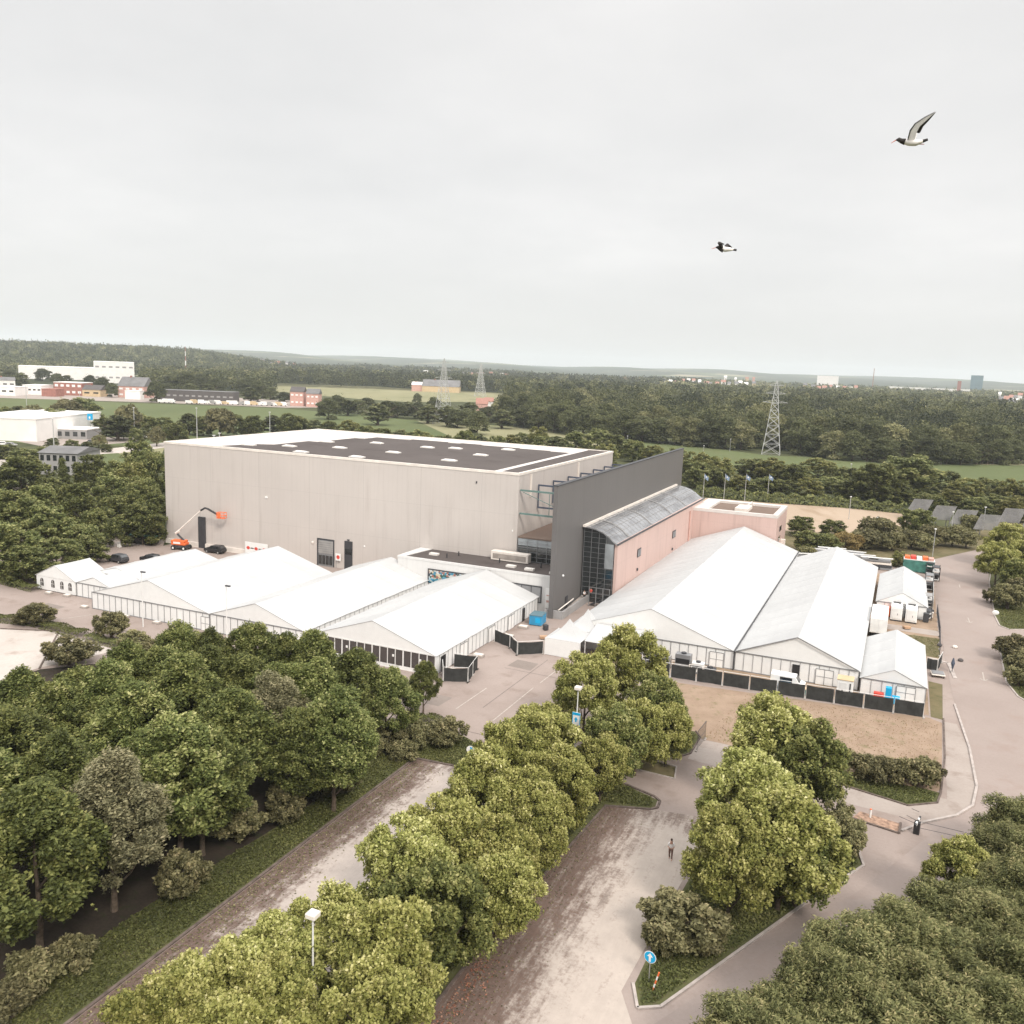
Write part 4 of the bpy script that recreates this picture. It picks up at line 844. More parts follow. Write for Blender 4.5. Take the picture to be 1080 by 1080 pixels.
# ------------------------------------------------------------------ people
def person(label, u, v, rz, top='shirt_white', pants='trousers', z=0, group=None, arms='reading', stride=.16, sc=1.0):
    t = thing('person', label, 'person', u, v, z, rz, group)
    # one continuous body: skin modifier on a posed skeleton
    V = {'hip': (0, 0, .95), 'ch': (0, .02, 1.28), 'nk': (0, .02, 1.48), 'hd0': (0, .0, 1.58), 'hd1': (0, -.01, 1.70),
         'hl': (.10, 0, .90), 'kl': (.11, -stride * .5 - .03, .50), 'al': (.11, -stride, .09), 'tl': (.12, -stride - .16, .04),
         'hr': (-.10, 0, .90), 'kr': (-.11, stride * .35 - .05, .50), 'ar': (-.11, stride, .10), 'tr': (-.12, stride - .16, .04),
         'sl': (.19, .02, 1.40), 'el': (.27, -.04, 1.14), 'wl': (.13, -.27, 1.12), 'ml': (.09, -.34, 1.13),
         'sr': (-.19, .02, 1.40), 'er': (-.27, -.04, 1.14), 'wr': (-.13, -.27, 1.12), 'mr': (-.09, -.34, 1.13)}
    E_ = [('hip', 'ch'), ('ch', 'nk'), ('nk', 'hd0'), ('hd0', 'hd1'), ('hip', 'hl'), ('hl', 'kl'), ('kl', 'al'), ('al', 'tl'), ('hip', 'hr'), ('hr', 'kr'), ('kr', 'ar'), ('ar', 'tr'), ('nk', 'sl'), ('sl', 'el'), ('el', 'wl'), ('wl', 'ml'), ('nk', 'sr'), ('sr', 'er'), ('er', 'wr'), ('wr', 'mr')]
    RD = dict(hip=.15, ch=.16, nk=.07, hd0=.085, hd1=.095, hl=.10, kl=.065, al=.045, tl=.035, hr=.10, kr=.065, ar=.045, tr=.035, sl=.075, el=.045, wl=.032, ml=.035, sr=.075, er=.045, wr=.032, mr=.035)
    def skin(name, keys, mat, grow=0):
        ks = [k for k in V if k in keys]; ix = {k: i for i, k in enumerate(ks)}
        me = bpy.data.meshes.new(name); me.from_pydata([V[k] for k in ks], [(ix[a], ix[b]) for a, b in E_ if a in ix and b in ix], []); me.materials.append(MATS[mat])
        o = bpy.data.objects.new(name, me); COL.objects.link(o); o.parent = t
        md = o.modifiers.new('skin', 'SKIN'); md.use_smooth_shade = True
        for k in ks:
            r_ = RD[k] + grow; me.skin_vertices[0].data[ix[k]].radius = (r_, r_ * (.72 if k in ('hip', 'ch') else 1))
        me.skin_vertices[0].data[0].use_root = True
        sb = o.modifiers.new('sub', 'SUBSURF'); sb.levels = 1; sb.render_levels = 2; return o
    b = skin('body', set(V), 'skin'); skin('shirt', {'hip', 'ch', 'nk', 'sl', 'el', 'sr', 'er'}, top, .018); skin('trousers', {'hip', 'hl', 'kl', 'al', 'hr', 'kr', 'ar'}, pants, .014)
    MB().ell((0, .025, 1.735), (.10, .115, .10)).build('hair', 'hair', t, smooth=True)
    MB().ell((.035, -.10, 1.70), (.012, .01, .01), 6, 4).ell((-.035, -.10, 1.70), (.012, .01, .01), 6, 4).build('eyes', 'black_paint', t)
    MB().ell((0, -.105, 1.67), (.014, .02, .025), 6, 4).build('nose', 'skin', t)
    for sx in (1, -1):
        h = MB()
        for k, L_ in enumerate((.055, .065, .07, .06)): 
            x0 = sx * (.06 + .018 * k); h.tube([(x0, -.345, 1.135), (x0 - sx * .006, -.345 - L_ * .6, 1.13), (x0 - sx * .012, -.345 - L_ * .8, 1.105)], .0085, 5)
        h.tube([(sx * .07, -.32, 1.15), (sx * .045, -.35, 1.165), (sx * .035, -.375, 1.16)], .010, 5); h.build('fingers', 'skin', t)
    t.scale = (sc,) * 3; return t
person('person in white top and brown trousers walking across the gravel lot', 127.6, -71.9, R(8), sc=1.0)
person('worker in white shirt and dark trousers beside the grey wall', 94.3, .8, R(60), 'shirt_white', 'black_cloth', .6)
person('worker in bright red top beside the grey wall, right of the other', 95.0, 2.2, R(200), 'red_paint', 'black_cloth', .8)

# ------------------------------------------------------------------ lamps, signs, posts
def street_lamp(label, u, v, h, group, far=False, head='dark_metal'):
    t = thing('street_lamp', label, 'street lamp', u, v, group=group)
    MB().tube([(0, 0, 0), (0, 0, h - .1)], .085, 8, .05).build('pole', 'white_metal', t)
    if head == 'box':
        MB().box(-.33, .33, -.33, .33, h - .32, h).box(-.2, .2, -.2, .2, h - .42, h - .321).build('lamp_head', 'duct', t, bevel=.05)
    else:
        MB().box(-.1, .7, -.16, .16, h - .12, h + .06).build('lamp_head', head, t, bevel=.03)
    return t
street_lamp('slim lamp post in front of the leftmost big tent', 42.2, -46.6, 8.4, 'slim lamp posts by the tents')
street_lamp('slim lamp post in front of the middle big tent', 57.8, -46.4, 8.4, 'slim lamp posts by the tents')
u_, v_ = s(330, 962, 8.6)
l1 = street_lamp('pale lamp post with box head rising from the nearest tree crowns', u_, v_, 8.6, 'box-headed lamp posts', head='box')
u_, v_ = s(610, 724, 8.6)
l2 = street_lamp('pale lamp post with box head and blue-topped notice among the central trees', u_, v_, 8.6, 'box-headed lamp posts', head='box')
t = MB().box(-.42, .42, -.16, -.11, 4.6, 5.9).build('notice_board', 'white_plastic', l2); MB().box(-.42, .42, -.175, -.163, 5.62, 5.9).box(-.42, -.36, -.175, -.163, 4.6, 5.6).box(.36, .42, -.175, -.163, 4.6, 5.6).build('notice_border', 'sign_blue', t)
m = MB(); m.prism([(-.1, 0), (.06, 0), (.06, .25), (.18, .25), (-.02, .55), (-.22, .25), (-.1, .25)], 0, .01); m.v = [(x, -.175 - z, 4.9 + y) for x, y, z in m.v]; m.f = [f[::-1] for f in m.f]; m.build('notice_mark', 'sign_blue', t)
def round_sign(label, px, py, z, rz, kind):
    u_, v_ = s(px, py, z); t = thing('road_sign', label, 'road sign', u_, v_, rz=rz, group='round blue road signs')
    MB().tube([(0, 0, 0), (0, 0, z + .2)], .035, 6).build('pole', 'grey_metal', t)
    def disc(r_, y, nm, mat, par):
        m = MB(); m.prism([(r_ * math.cos(a), r_ * math.sin(a)) for a in np.linspace(0, 2 * math.pi, 29)[:-1]], 0, .012); m.v = [(x, y - zz, z + yy) for x, yy, zz in m.v]; m.f = [f[::-1] for f in m.f]; return m.build(nm, mat, par)
    pl = disc(.43, -.05, 'plate', 'white_plastic', t)
    if kind == 'arrow':
        disc(.385, -.064, 'face', 'sign_blue', pl)
        m = MB(); m.prism([(-.075, -.31), (.075, -.31), (.075, .04), (.2, .04), (0, .3), (-.2, .04), (-.075, .04)], 0, .012)
    else:
        m = MB(); m.prism([(-.02, .05), (.25, .08), (.10, .30), (-.05, .31)], 0, .012); m.prism([(-.10, -.36), (.13, -.36), (.16, -.16), (-.08, -.15)], 0, .012)
    m.v = [(x, -.078 - zz, z + yy) for x, yy, zz in m.v]; m.f = [f[::-1] for f in m.f]; m.build('symbol', 'white_plastic' if kind == 'arrow' else 'sign_blue', pl)
round_sign('round blue sign with white upward arrow on the triangular green island', 686, 1009, 1.9, R(-8), 'arrow')
round_sign('round mostly white sign with blue marks by the end of the left gravel lot', 496.5, 790.6, 1.9, R(10), 'marks')
t = thing('marker_post', 'leaning orange and white striped marker post at the tip of the green island', 'marker post', *s(688, 1045)); t.rotation_euler = (0, R(14), SROT)
for k in range(5): MB().tube([(0, 0, k * .3), (0, 0, k * .3 + .3)], .055, 8).build('band', ['orange_paint', 'white_plastic'][k % 2], t)
t = thing('white_marker', 'white round marker disc on the grass island at the right of the road', 'marker', *s(1050, 647, .6), group=None)
MB().tube([(0, 0, 0), (0, 0, .5)], .05).build('stem', 'grey_metal', t); MB().ell((0, 0, .75), (.55, .15, .42)).build('disc', 'white_plastic', t)
# barrier across the entrance
t = thing('barrier_gate', 'black and white boom barrier with thin cables beside the round lawn corner', 'barrier', 146.4, -57.4, rz=R(-10))
MB().box(-.25, .25, -.25, .25, 0, 1.1).build('post', 'black_paint', t)
for k in range(5): MB().box(-.07 + k * .02, .07 + k * .02, -1.3 + k * .42, -.92 + k * .42, 1.15, 1.4).build('arm_band', ['black_paint', 'white_plastic'][k % 2], t)
for a, b in (((0, 0, 1.2), (3.6, 1.3, .8)), ((0, 0, .6), (4.0, .9, .5)), ((0, 0, 1.2), (-1.2, 2.0, .5)), ((0, 0, .9), (-1.6, .5, .9)), ((0, .2, 2.0), (-.9, 2.4, 1.1))): MB().tube([a, b], .022, 4).build('cable', 'dark_metal', t)
MB().tube([(3.8, 1.1, 0), (3.8, 1.1, .9)], .06).build('end_post', 'dark_metal', t)
for i, (px_, py_) in enumerate(((918, 858), (918, 862))):
    pass
t = thing('bollard', 'small pale bollard on the patch of bark mulch', 'bollard', *s(918, 858, .4)); MB().tube([(0, 0, 0), (0, 0, .8)], .1, 8).build('post', 'white_plastic', t); MB().ell((0, 0, .82), (.11, .11, .07)).build('cap', 'orange_paint', t)
t = thing('barrier_trolley', 'grey steel trolley with small platform at the tent-side road entrance', 'trolley', *s(989, 711, .3), rz=.1)
MB().box(-.85, .85, -.9, .9, .35, .47).build('platform', 'duct', t); MB().box(-.75, .75, -.7, .7, .48, .6).build('mat', 'frame_grey', t)
for x in (-.7, .7):
    for y in (-.7, .7): MB().tube([(x - .05, y, .17), (x + .05, y, .17)], .17, 10).build('wheel', 'rubber', t)
t = thing('banner_stand', 'dark folded banner stand beside the grey trolley', 'banner', *s(1004, 709, 0)); MB().tube([(0, 0, 0), (0, 0, 2.1)], .05).build('pole', 'dark_metal', t); MB().tube([(0, 0, .5), (0, 0, 1.3), (0, 0, 2.0)], [.08, .26, .1], 8).build('cloth', 'steel_blue', t); MB().box(-.3, .3, -.3, .3, 0, .06).build('base', 'dark_metal', t)
for i, (x, y) in enumerate(((1007, 683), (991, 681), (1013, 697))):
    t = thing('stone_block', ['pale stone block at the road side corner', 'dark stone block at the end of the mesh fence', 'small dark stone by the road edge'][i], 'stone', *s(x, y, .1)); MB().ell((0, 0, .22), (.4, .35, .28), 8, 5).build('stone', ['duct', 'roof_dark', 'roof_dark'][i], t)

# ------------------------------------------------------------------ boom lift, cars, containers at the hall
t = thing('boom_lift', 'orange boom lift with raised arm and red basket before the beige wall', 'boom lift', 7.6, -3.6, rz=R(12))
MB().box(-1.5, 1.5, -.95, .95, .45, .95).build('chassis', 'dark_metal', t, bevel=.05)
for x in (-1.2, 1.2):
    for y in (-1.05, 1.05):
        w = MB().tube([(x, y - .17, .48), (x, y + .17, .48)], .48, 16).build('wheel', 'rubber', t); MB().tube([(x, y - .19, .48), (x, y + .19, .48)], .22, 10).build('rim', 'white_plastic', w)
tt = MB().box(-1.9, 1.3, -.85, .85, 1.0, 1.5).prism([(-1.9, -.85), (1.1, -.85), (1.1, .85), (-1.9, .85)], 1.5, 2.0).build('turret', 'orange_paint', t, bevel=.12)
MB().box(-1.3, .3, -.88, -.855, 1.3, 1.7).build('logo_patch', 'white_plastic', tt)
MB().tube([(.7, 0, 1.9), (-.3, 0, 2.7), (-.9, 0, 3.3)], .2, 6).build('lower_arm', 'dark_metal', t)
MB().tube([(-1.2, 0, 3.3), (-.4, 0, 3.9)], .28, 6).build('arm_joint', 'duct', t)
MB().tube([(-1.0, 0, 3.5), (4.6, 0, 8.5)], .19, 6, .13).build('boom', 'duct', t)
MB().tube([(4.6, 0, 8.5), (5.6, 0, 9.1), (6.3, 0, 8.9), (8.4, 0, 7.9)], .21, 6).build('jib', 'black_paint', t)
b = MB().box(8.4, 10.1, -.5, .5, 7.2, 7.35).build('basket', 'orange_paint', t)
m = MB()
for z in (7.8, 8.4):
    m.tube([(8.4, -.5, z), (10.1, -.5, z), (10.1, .5, z), (8.4, .5, z), (8.4, -.5, z)], .06, 4)
for x, y in ((8.4, -.5), (10.1, -.5), (10.1, .5), (8.4, .5), (9.2, -.5)): m.tube([(x, y, 7.3), (x, y, 8.4)], .06, 4)
m.box(8.6, 9.3, -.56, -.45, 7.4, 8.3); m.build('railing', 'orange_paint', b)
def car(label, u, v, rz, paint, kind='suv', group='cars by the hall', glassm='car_glass', p=None, z=0):
    t = thing('parked_car', label, 'car', u, v, z, rz, group) if p is None else empty('parked_car', p, z, rz, label, 'car', group)
    prof = [(-2.2, .35), (2.2, .35), (2.25, .75), (2.1, .98), (1.15, 1.08), (.45, 1.62), (-1.5, 1.68), (-2.1, 1.15), (-2.25, .8)]
    m = MB(); m.prism(prof, -.88, .88); m.v = [(x, zz * (1 - .12 * max(0, y - 1.0)), y) for x, y, zz in m.v]; m.f = [f[::-1] for f in m.f]; m.build('body', paint, t, bevel=.07)
    MB().add([(-1.35, -.9, 1.12), (.85, -.9, 1.12), (.38, -.84, 1.52), (-1.3, -.84, 1.56)], [(0, 1, 2, 3)]).add([(-1.35, .9, 1.12), (.85, .9, 1.12), (.38, .84, 1.52), (-1.3, .84, 1.56)], [(3, 2, 1, 0)]).build('side_window', glassm, t)
    MB().add([(1.1, -.76, 1.14), (1.1, .76, 1.14), (.52, .7, 1.59), (.52, -.7, 1.59)], [(0, 1, 2, 3)]).build('windscreen', glassm, t); MB().add([(-2.09, -.7, 1.22), (-2.09, .7, 1.22), (-1.6, .66, 1.62), (-1.6, -.66, 1.62)], [(3, 2, 1, 0)]).build('rear_window', glassm, t)
    for x in (-1.4, 1.4):
        for y in (-.82, .82): w = MB().tube([(x, y - .11, .34), (x, y + .11, .34)], .34, 14).build('wheel', 'rubber', t); MB().tube([(x, y - .125, .34), (x, y + .125, .34)], .19, 10).build('rim', 'grey_metal', w)
    for y in (-.6, .6): MB().box(2.2, 2.27, y - .16, y + .16, .68, .82).build('headlight', 'white_plastic', t)
    return t
car('black car parked against the beige hall wall, right of the orange lift', 15.5, -2.4, R(182), 'black_paint')
car('black car half hidden behind the white tent roofs', 11.5, -15.5, R(175), 'black_paint')
car('dark car behind the low white tent, left of the other', 6.2, -18.6, R(176), 'dark_metal')
t = thing('waste_container', 'long black open container with green netting on top, by the hall corner', 'container', -2.7, -3.4, rz=R(6))
m = MB(); m.prism([(-2.9, .2), (2.6, .2), (3.0, 1.7), (-3.2, 1.7)], -1.1, 1.1); m.v = [(x, zz, y) for x, y, zz in m.v]; m.f = [f[::-1] for f in m.f]; m.build('body', 'black_paint', t)
MB().box(-3.1, 2.9, -1.0, 1.0, 1.7, 1.95).build('netting', 'leaf_dark' if 0 else 'teal_paint', t)
t = thing('info_banner', 'white banner with red round logos standing against the hall wall', 'banner', 22.6, -1.6)
MB().box(0, 5.6, -.05, .05, .4, 3.1).build('panel', 'white_plastic', t)
for x in (.8, 2.8, 4.8):
    m = MB(); m.prism([(.42 * math.cos(a), .42 * math.sin(a)) for a in np.linspace(0, 2 * math.pi, 17)[:-1]], 0, .02); m.v = [(x + xx, -.06 - zz, 1.9 + yy * .8) for xx, yy, zz in m.v]; m.f = [f[::-1] for f in m.f]; m.build('logo', 'red_paint', t)
for x in (1.4, 3.4): MB().box(x, x + .8, -.08, -.055, 1.8, 2.0).build('lettering', 'dark_metal', t)
for x in (0, 5.6): MB().box(x - .06, x + .06, -.06, .06, 0, .4).build('leg', 'frame_grey', t)
t = thing('round_notice', 'small white notice with red disc between the two hall doors', 'notice', 43.7, -.5); MB().box(0, 1.2, 0, .06, 1.6, 3.0).build('panel', 'white_plastic', t)
m = MB(); m.prism([(.38 * math.cos(a), .38 * math.sin(a)) for a in np.linspace(0, 2 * math.pi, 17)[:-1]], 0, .02); m.v = [(.62 + xx, -.01 - zz, 2.3 + yy) for xx, yy, zz in m.v]; m.f = [f[::-1] for f in m.f]; m.build('disc', 'red_paint', t); MB().box(.1, .16, .07, .12, 0, 1.6).build('leg', 'frame_grey', t)
t = thing('portable_toilet', 'small white box standing on the tarmac near the path', 'box', *s(126, 577, 0)); MB().box(-.35, .35, -.3, .3, 0, .9).build('body', 'white_plastic', t); MB().box(-.4, .4, -.35, .35, .9, .97).build('lid', 'white_metal', t)
t.name = 'utility_box'

# flagpoles behind the pink block
for i, x in enumerate((741, 763, 785, 809)):
    u_, v_ = s(x, 530)
    t = thing('flagpole', f'{ORD[i]} flagpole from the left behind the pink block, blue flag', 'flagpole', u_, v_, group='flagpoles behind the pink block')
    MB().tube([(0, 0, 0), (0, 0, 9.2)], .09, 6, .05).build('pole', 'lattice_metal', t)
    m = MB(); vs = []
    for k in range(6): vs += [(k * .27, .12 * math.sin(k * 1.4 + i), 9.0 - k * .2), (k * .24, .12 * math.sin(k * 1.4 + i + .3), 7.7 - k * .16)]
    vs += [(a, b + .02, c) for a, b, c in vs]
    m.add(vs, [(2 * k, 2 * k + 2, 2 * k + 3, 2 * k + 1) for k in range(5)] + [(12 + 2 * k + 1, 12 + 2 * k + 3, 12 + 2 * k + 2, 12 + 2 * k) for k in range(5)]); fl = m.build('flag', 'sign_blue', t); fl.data.materials[0] = MATS['flag_blue']
    MB().ell((.6, -.16, 8.1), (.22, .03, .22), 8, 5).build('emblem', 'white_plastic', fl)

# slatted solar screens
for i, x in enumerate((964, 988, 1010, 1035, 1061, 1086)):
    y = (549, 557, 562, 568, 560, 566)[i]
    u_, v_ = s(x, y); w_ = 5.4
    t = thing('slatted_screen', f'{ORD[i]} tilted grey slatted screen from the left, beyond the road bend', 'screen', u_, v_, rz=R(14), group='tilted slatted screens')
    p0, p1 = Vector((0, -1.2, 2.6)), Vector((3.0, 3.2, 6.0))
    n_ = 22; m = MB()
    for k in range(n_):
        f0 = k / n_; a = p0; b = p1; x0 = -w_ / 2 + w_ * f0
        m.add([(a.x + x0, a.y, a.z), (a.x + x0 + w_ / n_ * .66, a.y, a.z), (b.x + x0 + w_ / n_ * .66, b.y, b.z), (b.x + x0, b.y, b.z), (a.x + x0, a.y, a.z - .1), (a.x + x0 + w_ / n_ * .66, a.y, a.z - .1), (b.x + x0 + w_ / n_ * .66, b.y, b.z - .1), (b.x + x0, b.y, b.z - .1)], [(0, 1, 2, 3), (7, 6, 5, 4), (0, 4, 5, 1), (2, 6, 7, 3), (1, 5, 6, 2), (3, 7, 4, 0)])
    m.build('slats', 'screen_slat', t)
    for x0 in (-1.8, 1.8):
        MB().tube([(x0 + .3, -.3, 0), (x0 + .3, -.3, 3.1)], .12, 6).build('post', 'frame_grey', t); MB().tube([(x0 + 1.9, 2.2, 0), (x0 + 2.1, 2.2, 4.9)], .12, 6).build('post', 'frame_grey', t)
    MB().tube([(-w_ / 2 + 1.5, 1.1, 4.1), (w_ / 2 + 1.5, 1.1, 4.1)], .1, 5).build('rail', 'frame_grey', t)

# ------------------------------------------------------------------ birds
def ray_point(px, py, d):
    r = Vector(ray(px, py)).normalized() * d; return (r.x, r.y), HC + r.z
def bird1():
    p, z = ray_point(961, 150, 16.8)
    t = empty('bird', p, z, R(-24), 'black-headed white bird with one wing raised high, higher in the sky', 'bird')
    b = MB().tube([(-.20, 0, .03), (-.12, 0, .02), (-.03, 0, 0), (.08, 0, -.015), (.17, 0, .0), (.25, 0, .02)], [.025, .048, .062, .055, .032, .012], 10).build('body', 'plum_white', t, smooth=True)
    MB().tube([(-.255, 0, .055), (-.215, 0, .06), (-.17, 0, .035), (-.10, 0, .012)], [.012, .036, .042, .056], 10).build('head', 'plum_dark', t, smooth=True)
    MB().tube([(-.25, 0, .055), (-.335, 0, .005)], .010, 5, .004).build('bill', 'bill', t)
    MB().tube([(.19, 0, .005), (.27, 0, .03)], .03, 6, .022).build('tail', 'plum_dark', t)
    MB().tube([(.1, .01, -.04), (.22, .01, -.045)], .006, 4).build('leg', 'bill', t)
    for sgn, nm in ((-1, 'wing'), (1, 'wing')):
        up = [(-.06, .04 * sgn, .03), (-.03, .14 * sgn, .17), (.04, .22 * sgn, .26), (.17, .30 * sgn, .325), (.33, .42 * sgn, .37)]
        lo = [(.10, .04 * sgn, .01), (.12, .13 * sgn, .12), (.16, .21 * sgn, .20), (.24, .29 * sgn, .27), (.34, .42 * sgn, .365)]
        if sgn == 1: up = [(x + .01, y * .8, z + y * .50) for x, y, z in up]; lo = [(x + .01, y * .8, z + y * .50) for x, y, z in lo]
        mid = [tuple(a * .3 + b * .7 for a, b in zip(p_, q)) for p_, q in zip(up, lo)]
        def sheet_(A_, B_, mat, par, nm2, off=0):
            n = len(A_); vs = [(x, y, z + off) for x, y, z in A_] + [(x, y, z + off) for x, y, z in B_] + [(x, y, z + off - .008) for x, y, z in A_] + [(x, y, z + off - .008) for x, y, z in B_]
            return MB().add(vs, [(i, i + 1, n + i + 1, n + i) for i in range(n - 1)] + [(2 * n + i + 1, 2 * n + i, 3 * n + i, 3 * n + i + 1) for i in range(n - 1)] + [(i, 2 * n + i, 2 * n + i + 1, i + 1) for i in range(n - 1)] + [(n + i + 1, 3 * n + i + 1, 3 * n + i, n + i) for i in range(n - 1)]).build(nm2, mat, par)
        w = sheet_(up, mid, 'wing_white', t, nm); sheet_(mid[1:], lo[1:], 'plum_dark', w, 'flight_feathers')
        MB().tube(up, [.012, .012, .010, .007, .003], 5).build('leading_edge', 'plum_dark' , w)
    t.scale = (.9, .9, .9); return t
bird1()
def bird2():
    p, z = ray_point(765, 262, 20.5)
    t = empty('bird', p, z, R(-15), 'small dark-fronted bird with wings half folded, lower in the sky', 'bird')
    MB().tube([(-.10, 0, .0), (0, 0, -.02), (.10, 0, -.02), (.20, 0, -.025)], [.05, .055, .04, .012], 10).build('body', 'plum_white', t, smooth=True)
    MB().tube([(-.20, 0, .02), (-.16, 0, .025), (-.10, 0, .0), (-.06, 0, -.02)], [.015, .036, .055, .062], 10).build('head', 'plum_dark', t, smooth=True)
    MB().tube([(-.19, 0, .02), (-.29, 0, -.01)], .009, 5, .004).build('bill', 'bill', t); MB().tube([(.15, 0, -.025), (.24, 0, -.035)], .02, 6, .026).build('tail', 'plum_dark', t)
    for sgn, pts in ((-1, [(-.08, -.04, .03), (-.13, -.14, .09), (-.02, -.2, .06)]), (1, [(.0, .04, .03), (.03, .14, .09), (.13, .22, .05)])):
        MB().tube(pts, [.04, .038, .008], 6).build('wing', 'plum_dark', t)
    MB().tube([(-.06, -.04, -.03), (-.06, -.06, -.09)], .03, 6, .012).build('wing_tip', 'plum_dark', t)
bird2()

# ------------------------------------------------------------------ buildings beyond
def far_building(label, x0, x1, yb, h, depth, wall, roof='flat', roofmat='roof_grey', rows=0, cols=0, win='dark_glass', name='building', cat='building', group=None, rh=3.0, z0=0, wh=1.3, dist=None, drop=0):
    if dist: a, b = pd(x0, dist), pd(x1, dist)
    else: a = at(x0, yb); b = at(x1, yb + (x1 - x0) * .0375)
    a, b = Vector(a), Vector(b); w = (b - a).length; an = math.atan2(b.y - a.y, b.x - a.x)
    zz = landz(a.x, a.y) if dist else 0
    t = empty(name, (a.x, a.y), zz + z0, an, label, cat, group)
    MB().box(0, w, 0, depth, -2 if dist else 0, h).build('wall', wall, t)
    if roof == 'flat':
        rf = MB().box(-.2, w + .2, -.2, depth + .2, h + .01, h + .5).build('roof', roofmat, t)
    elif roof == 'gable':
        rf = MB().add([(-.4, -.5, h), (w + .4, -.5, h), (w + .4, depth + .5, h), (-.4, depth + .5, h), (-.4, depth / 2, h + rh), (w + .4, depth / 2, h + rh)], [(0, 1, 5, 4), (2, 3, 4, 5), (0, 4, 3), (1, 2, 5), (0, 3, 2, 1)]).build('roof', roofmat, t)
        if w > 14: MB().box(w * .3, w * .3 + 1.2, depth * .45, depth * .55, h + rh * .6, h + rh + 1).build('chimney', 'brick', rf)
    for r_ in range(rows):
        for c in range(cols):
            cw = w / cols; zc = (r_ + .55) * h / rows
            wn = MB().box(c * cw + cw * .22, c * cw + cw * .78, -.08, -.01, zc - wh / 2, zc + wh / 2).build('window', win, t)
    return t
FB = far_building
FB('white and grey warehouse with flat roof at the left edge', -42, 39, 463, 9.5, 60, 'wall_white', 'flat', 'roof_white', name='warehouse', cat='warehouse')
FB('low portico building with thin flat roof joined to the warehouse', 34, 92, 461.5, 4.2, 14, 'wall_grey', 'flat', 'roof_white', 1, 7, name='office_building', wh=2)
FB('dark loading bay at the corner of the warehouse', 16, 27, 463, 4.5, 3, 'roof_dark', 'flat', 'wall_grey', 1, 2, name='loading_bay', cat='loading bay', wh=2.5)
t = FB('grey office house with dark windows between the leafy trees', 42, 82, 500, 7.0, 16, 'wall_grey', 'gable', 'roof_grey', 2, 6, rh=1.6, name='office_building', wh=1.8)
FB('red brick building with white window bands, far left', 57, 87, 416.5, 11, 20, 'brick', 'flat', 'roof_white', 2, 5, 'white_plastic', wh=2)
FB('low dark red hall beside the red brick building', 44, 59, 418, 6, 14, 'brick', 'flat', 'brick')
FB('tan shed with dark roof right of the red brick building', 87, 106, 418, 6, 14, 'wall_tan', 'gable', 'roof_dark', 1, 2, rh=4)
FB('pinkish red house with grey tiled roof, the largest on the left', 124.5, 152, 419, 10, 22, 'wall_pinkish', 'gable', 'roof_grey', 2, 4, 'white_plastic', rh=8, wh=1.6, name='house', cat='house')
FB('square white store in front of the pinkish red house', 132, 148, 421, 7, 8, 'wall_white', 'flat', 'roof_white')
FB('row of white sheds at the far left edge', -30, 16, 416, 7, 20, 'wall_white', 'flat', 'roof_white', 1, 6)
FB('grey-white sheds left of the brick building', 24, 44, 416, 8, 20, 'wall_white', 'flat', 'roof_white', 1, 4)
FB('long white warehouse in front of the wooded ridge', 18, 100, 399, 16, 60, 'wall_white', 'flat', 'roof_white', name='warehouse', cat='warehouse', dist=1330)
FB('tall white factory block at the right end of the long warehouse', 98, 141, 402, 26, 60, 'wall_white', 'flat', 'roof_white', 2, 6, 'wall_grey', dist=1230, wh=2)
FB('small pale house behind the trees at far left', -8, 14, 408, 8, 16, 'wall_white', 'gable', 'roof_grey', 1, 3, dist=1000)
FB('pale pink house with dark flat roof beside the white vans', 306, 320, 428, 12, 12, 'wall_pinkish', 'gable', 'roof_dark', 2, 3, 'white_plastic', rh=4, name='house', cat='house')
FB('second pale pink house right of the first, orange dormers', 323, 336, 429, 11, 12, 'wall_pinkish', 'gable', 'roof_grey', 2, 3, 'white_plastic', rh=4, name='house', cat='house')
FB('red roofed house half hidden in the trees before the far wood', 502, 514, 433, 6, 10, 'wall_pinkish', 'gable', 'roof_red', rh=5, name='house', cat='house')
FB('small red roofed house right of the other, in the trees', 511, 520, 429, 5, 9, 'wall_white', 'gable', 'roof_red', rh=4, name='house', cat='house')
FB('pink walled farmhouse at the left end of the long grey shed', 434, 445, 412.5, 9, 20, 'wall_pinkish', 'gable', 'roof_white', rh=4, name='house', cat='house')
FB('long grey roofed shed behind the pale field', 445, 484, 413, 8, 40, 'wall_tan', 'gable', 'roof_grey', rh=9, name='barn', cat='shed')
FB('white tower block standing on the far right horizon', 862, 884.5, 410, 46, 40, 'wall_white', 'flat', 'roof_white', dist=3100)
FB('teal glass tower at the right of the horizon', 1023.5, 1036.5, 415, 70, 45, 'tower_teal', 'flat', 'tower_teal', dist=3900, name='office_tower', cat='tower')
FB('long low white factory left of the teal tower', 938, 1012, 413, 22, 60, 'wall_white', 'flat', 'roof_white', dist=2700)
FB('red brick tower at the end of the long white factory', 1010, 1014, 415, 44, 12, 'brick', 'flat', 'brick', dist=2650, name='tower', cat='tower')
FB('square white block below the teal tower', 1014, 1024, 417, 24, 30, 'wall_white', 'flat', 'roof_white', dist=2500)
FB('grey hangar roof showing between the trees of the big wood', 1001, 1018, 458, 9, 16, 'wall_grey', 'gable', 'roof_grey', rh=5, dist=640, name='barn', cat='shed')
k = 0
rr = random.Random(5)
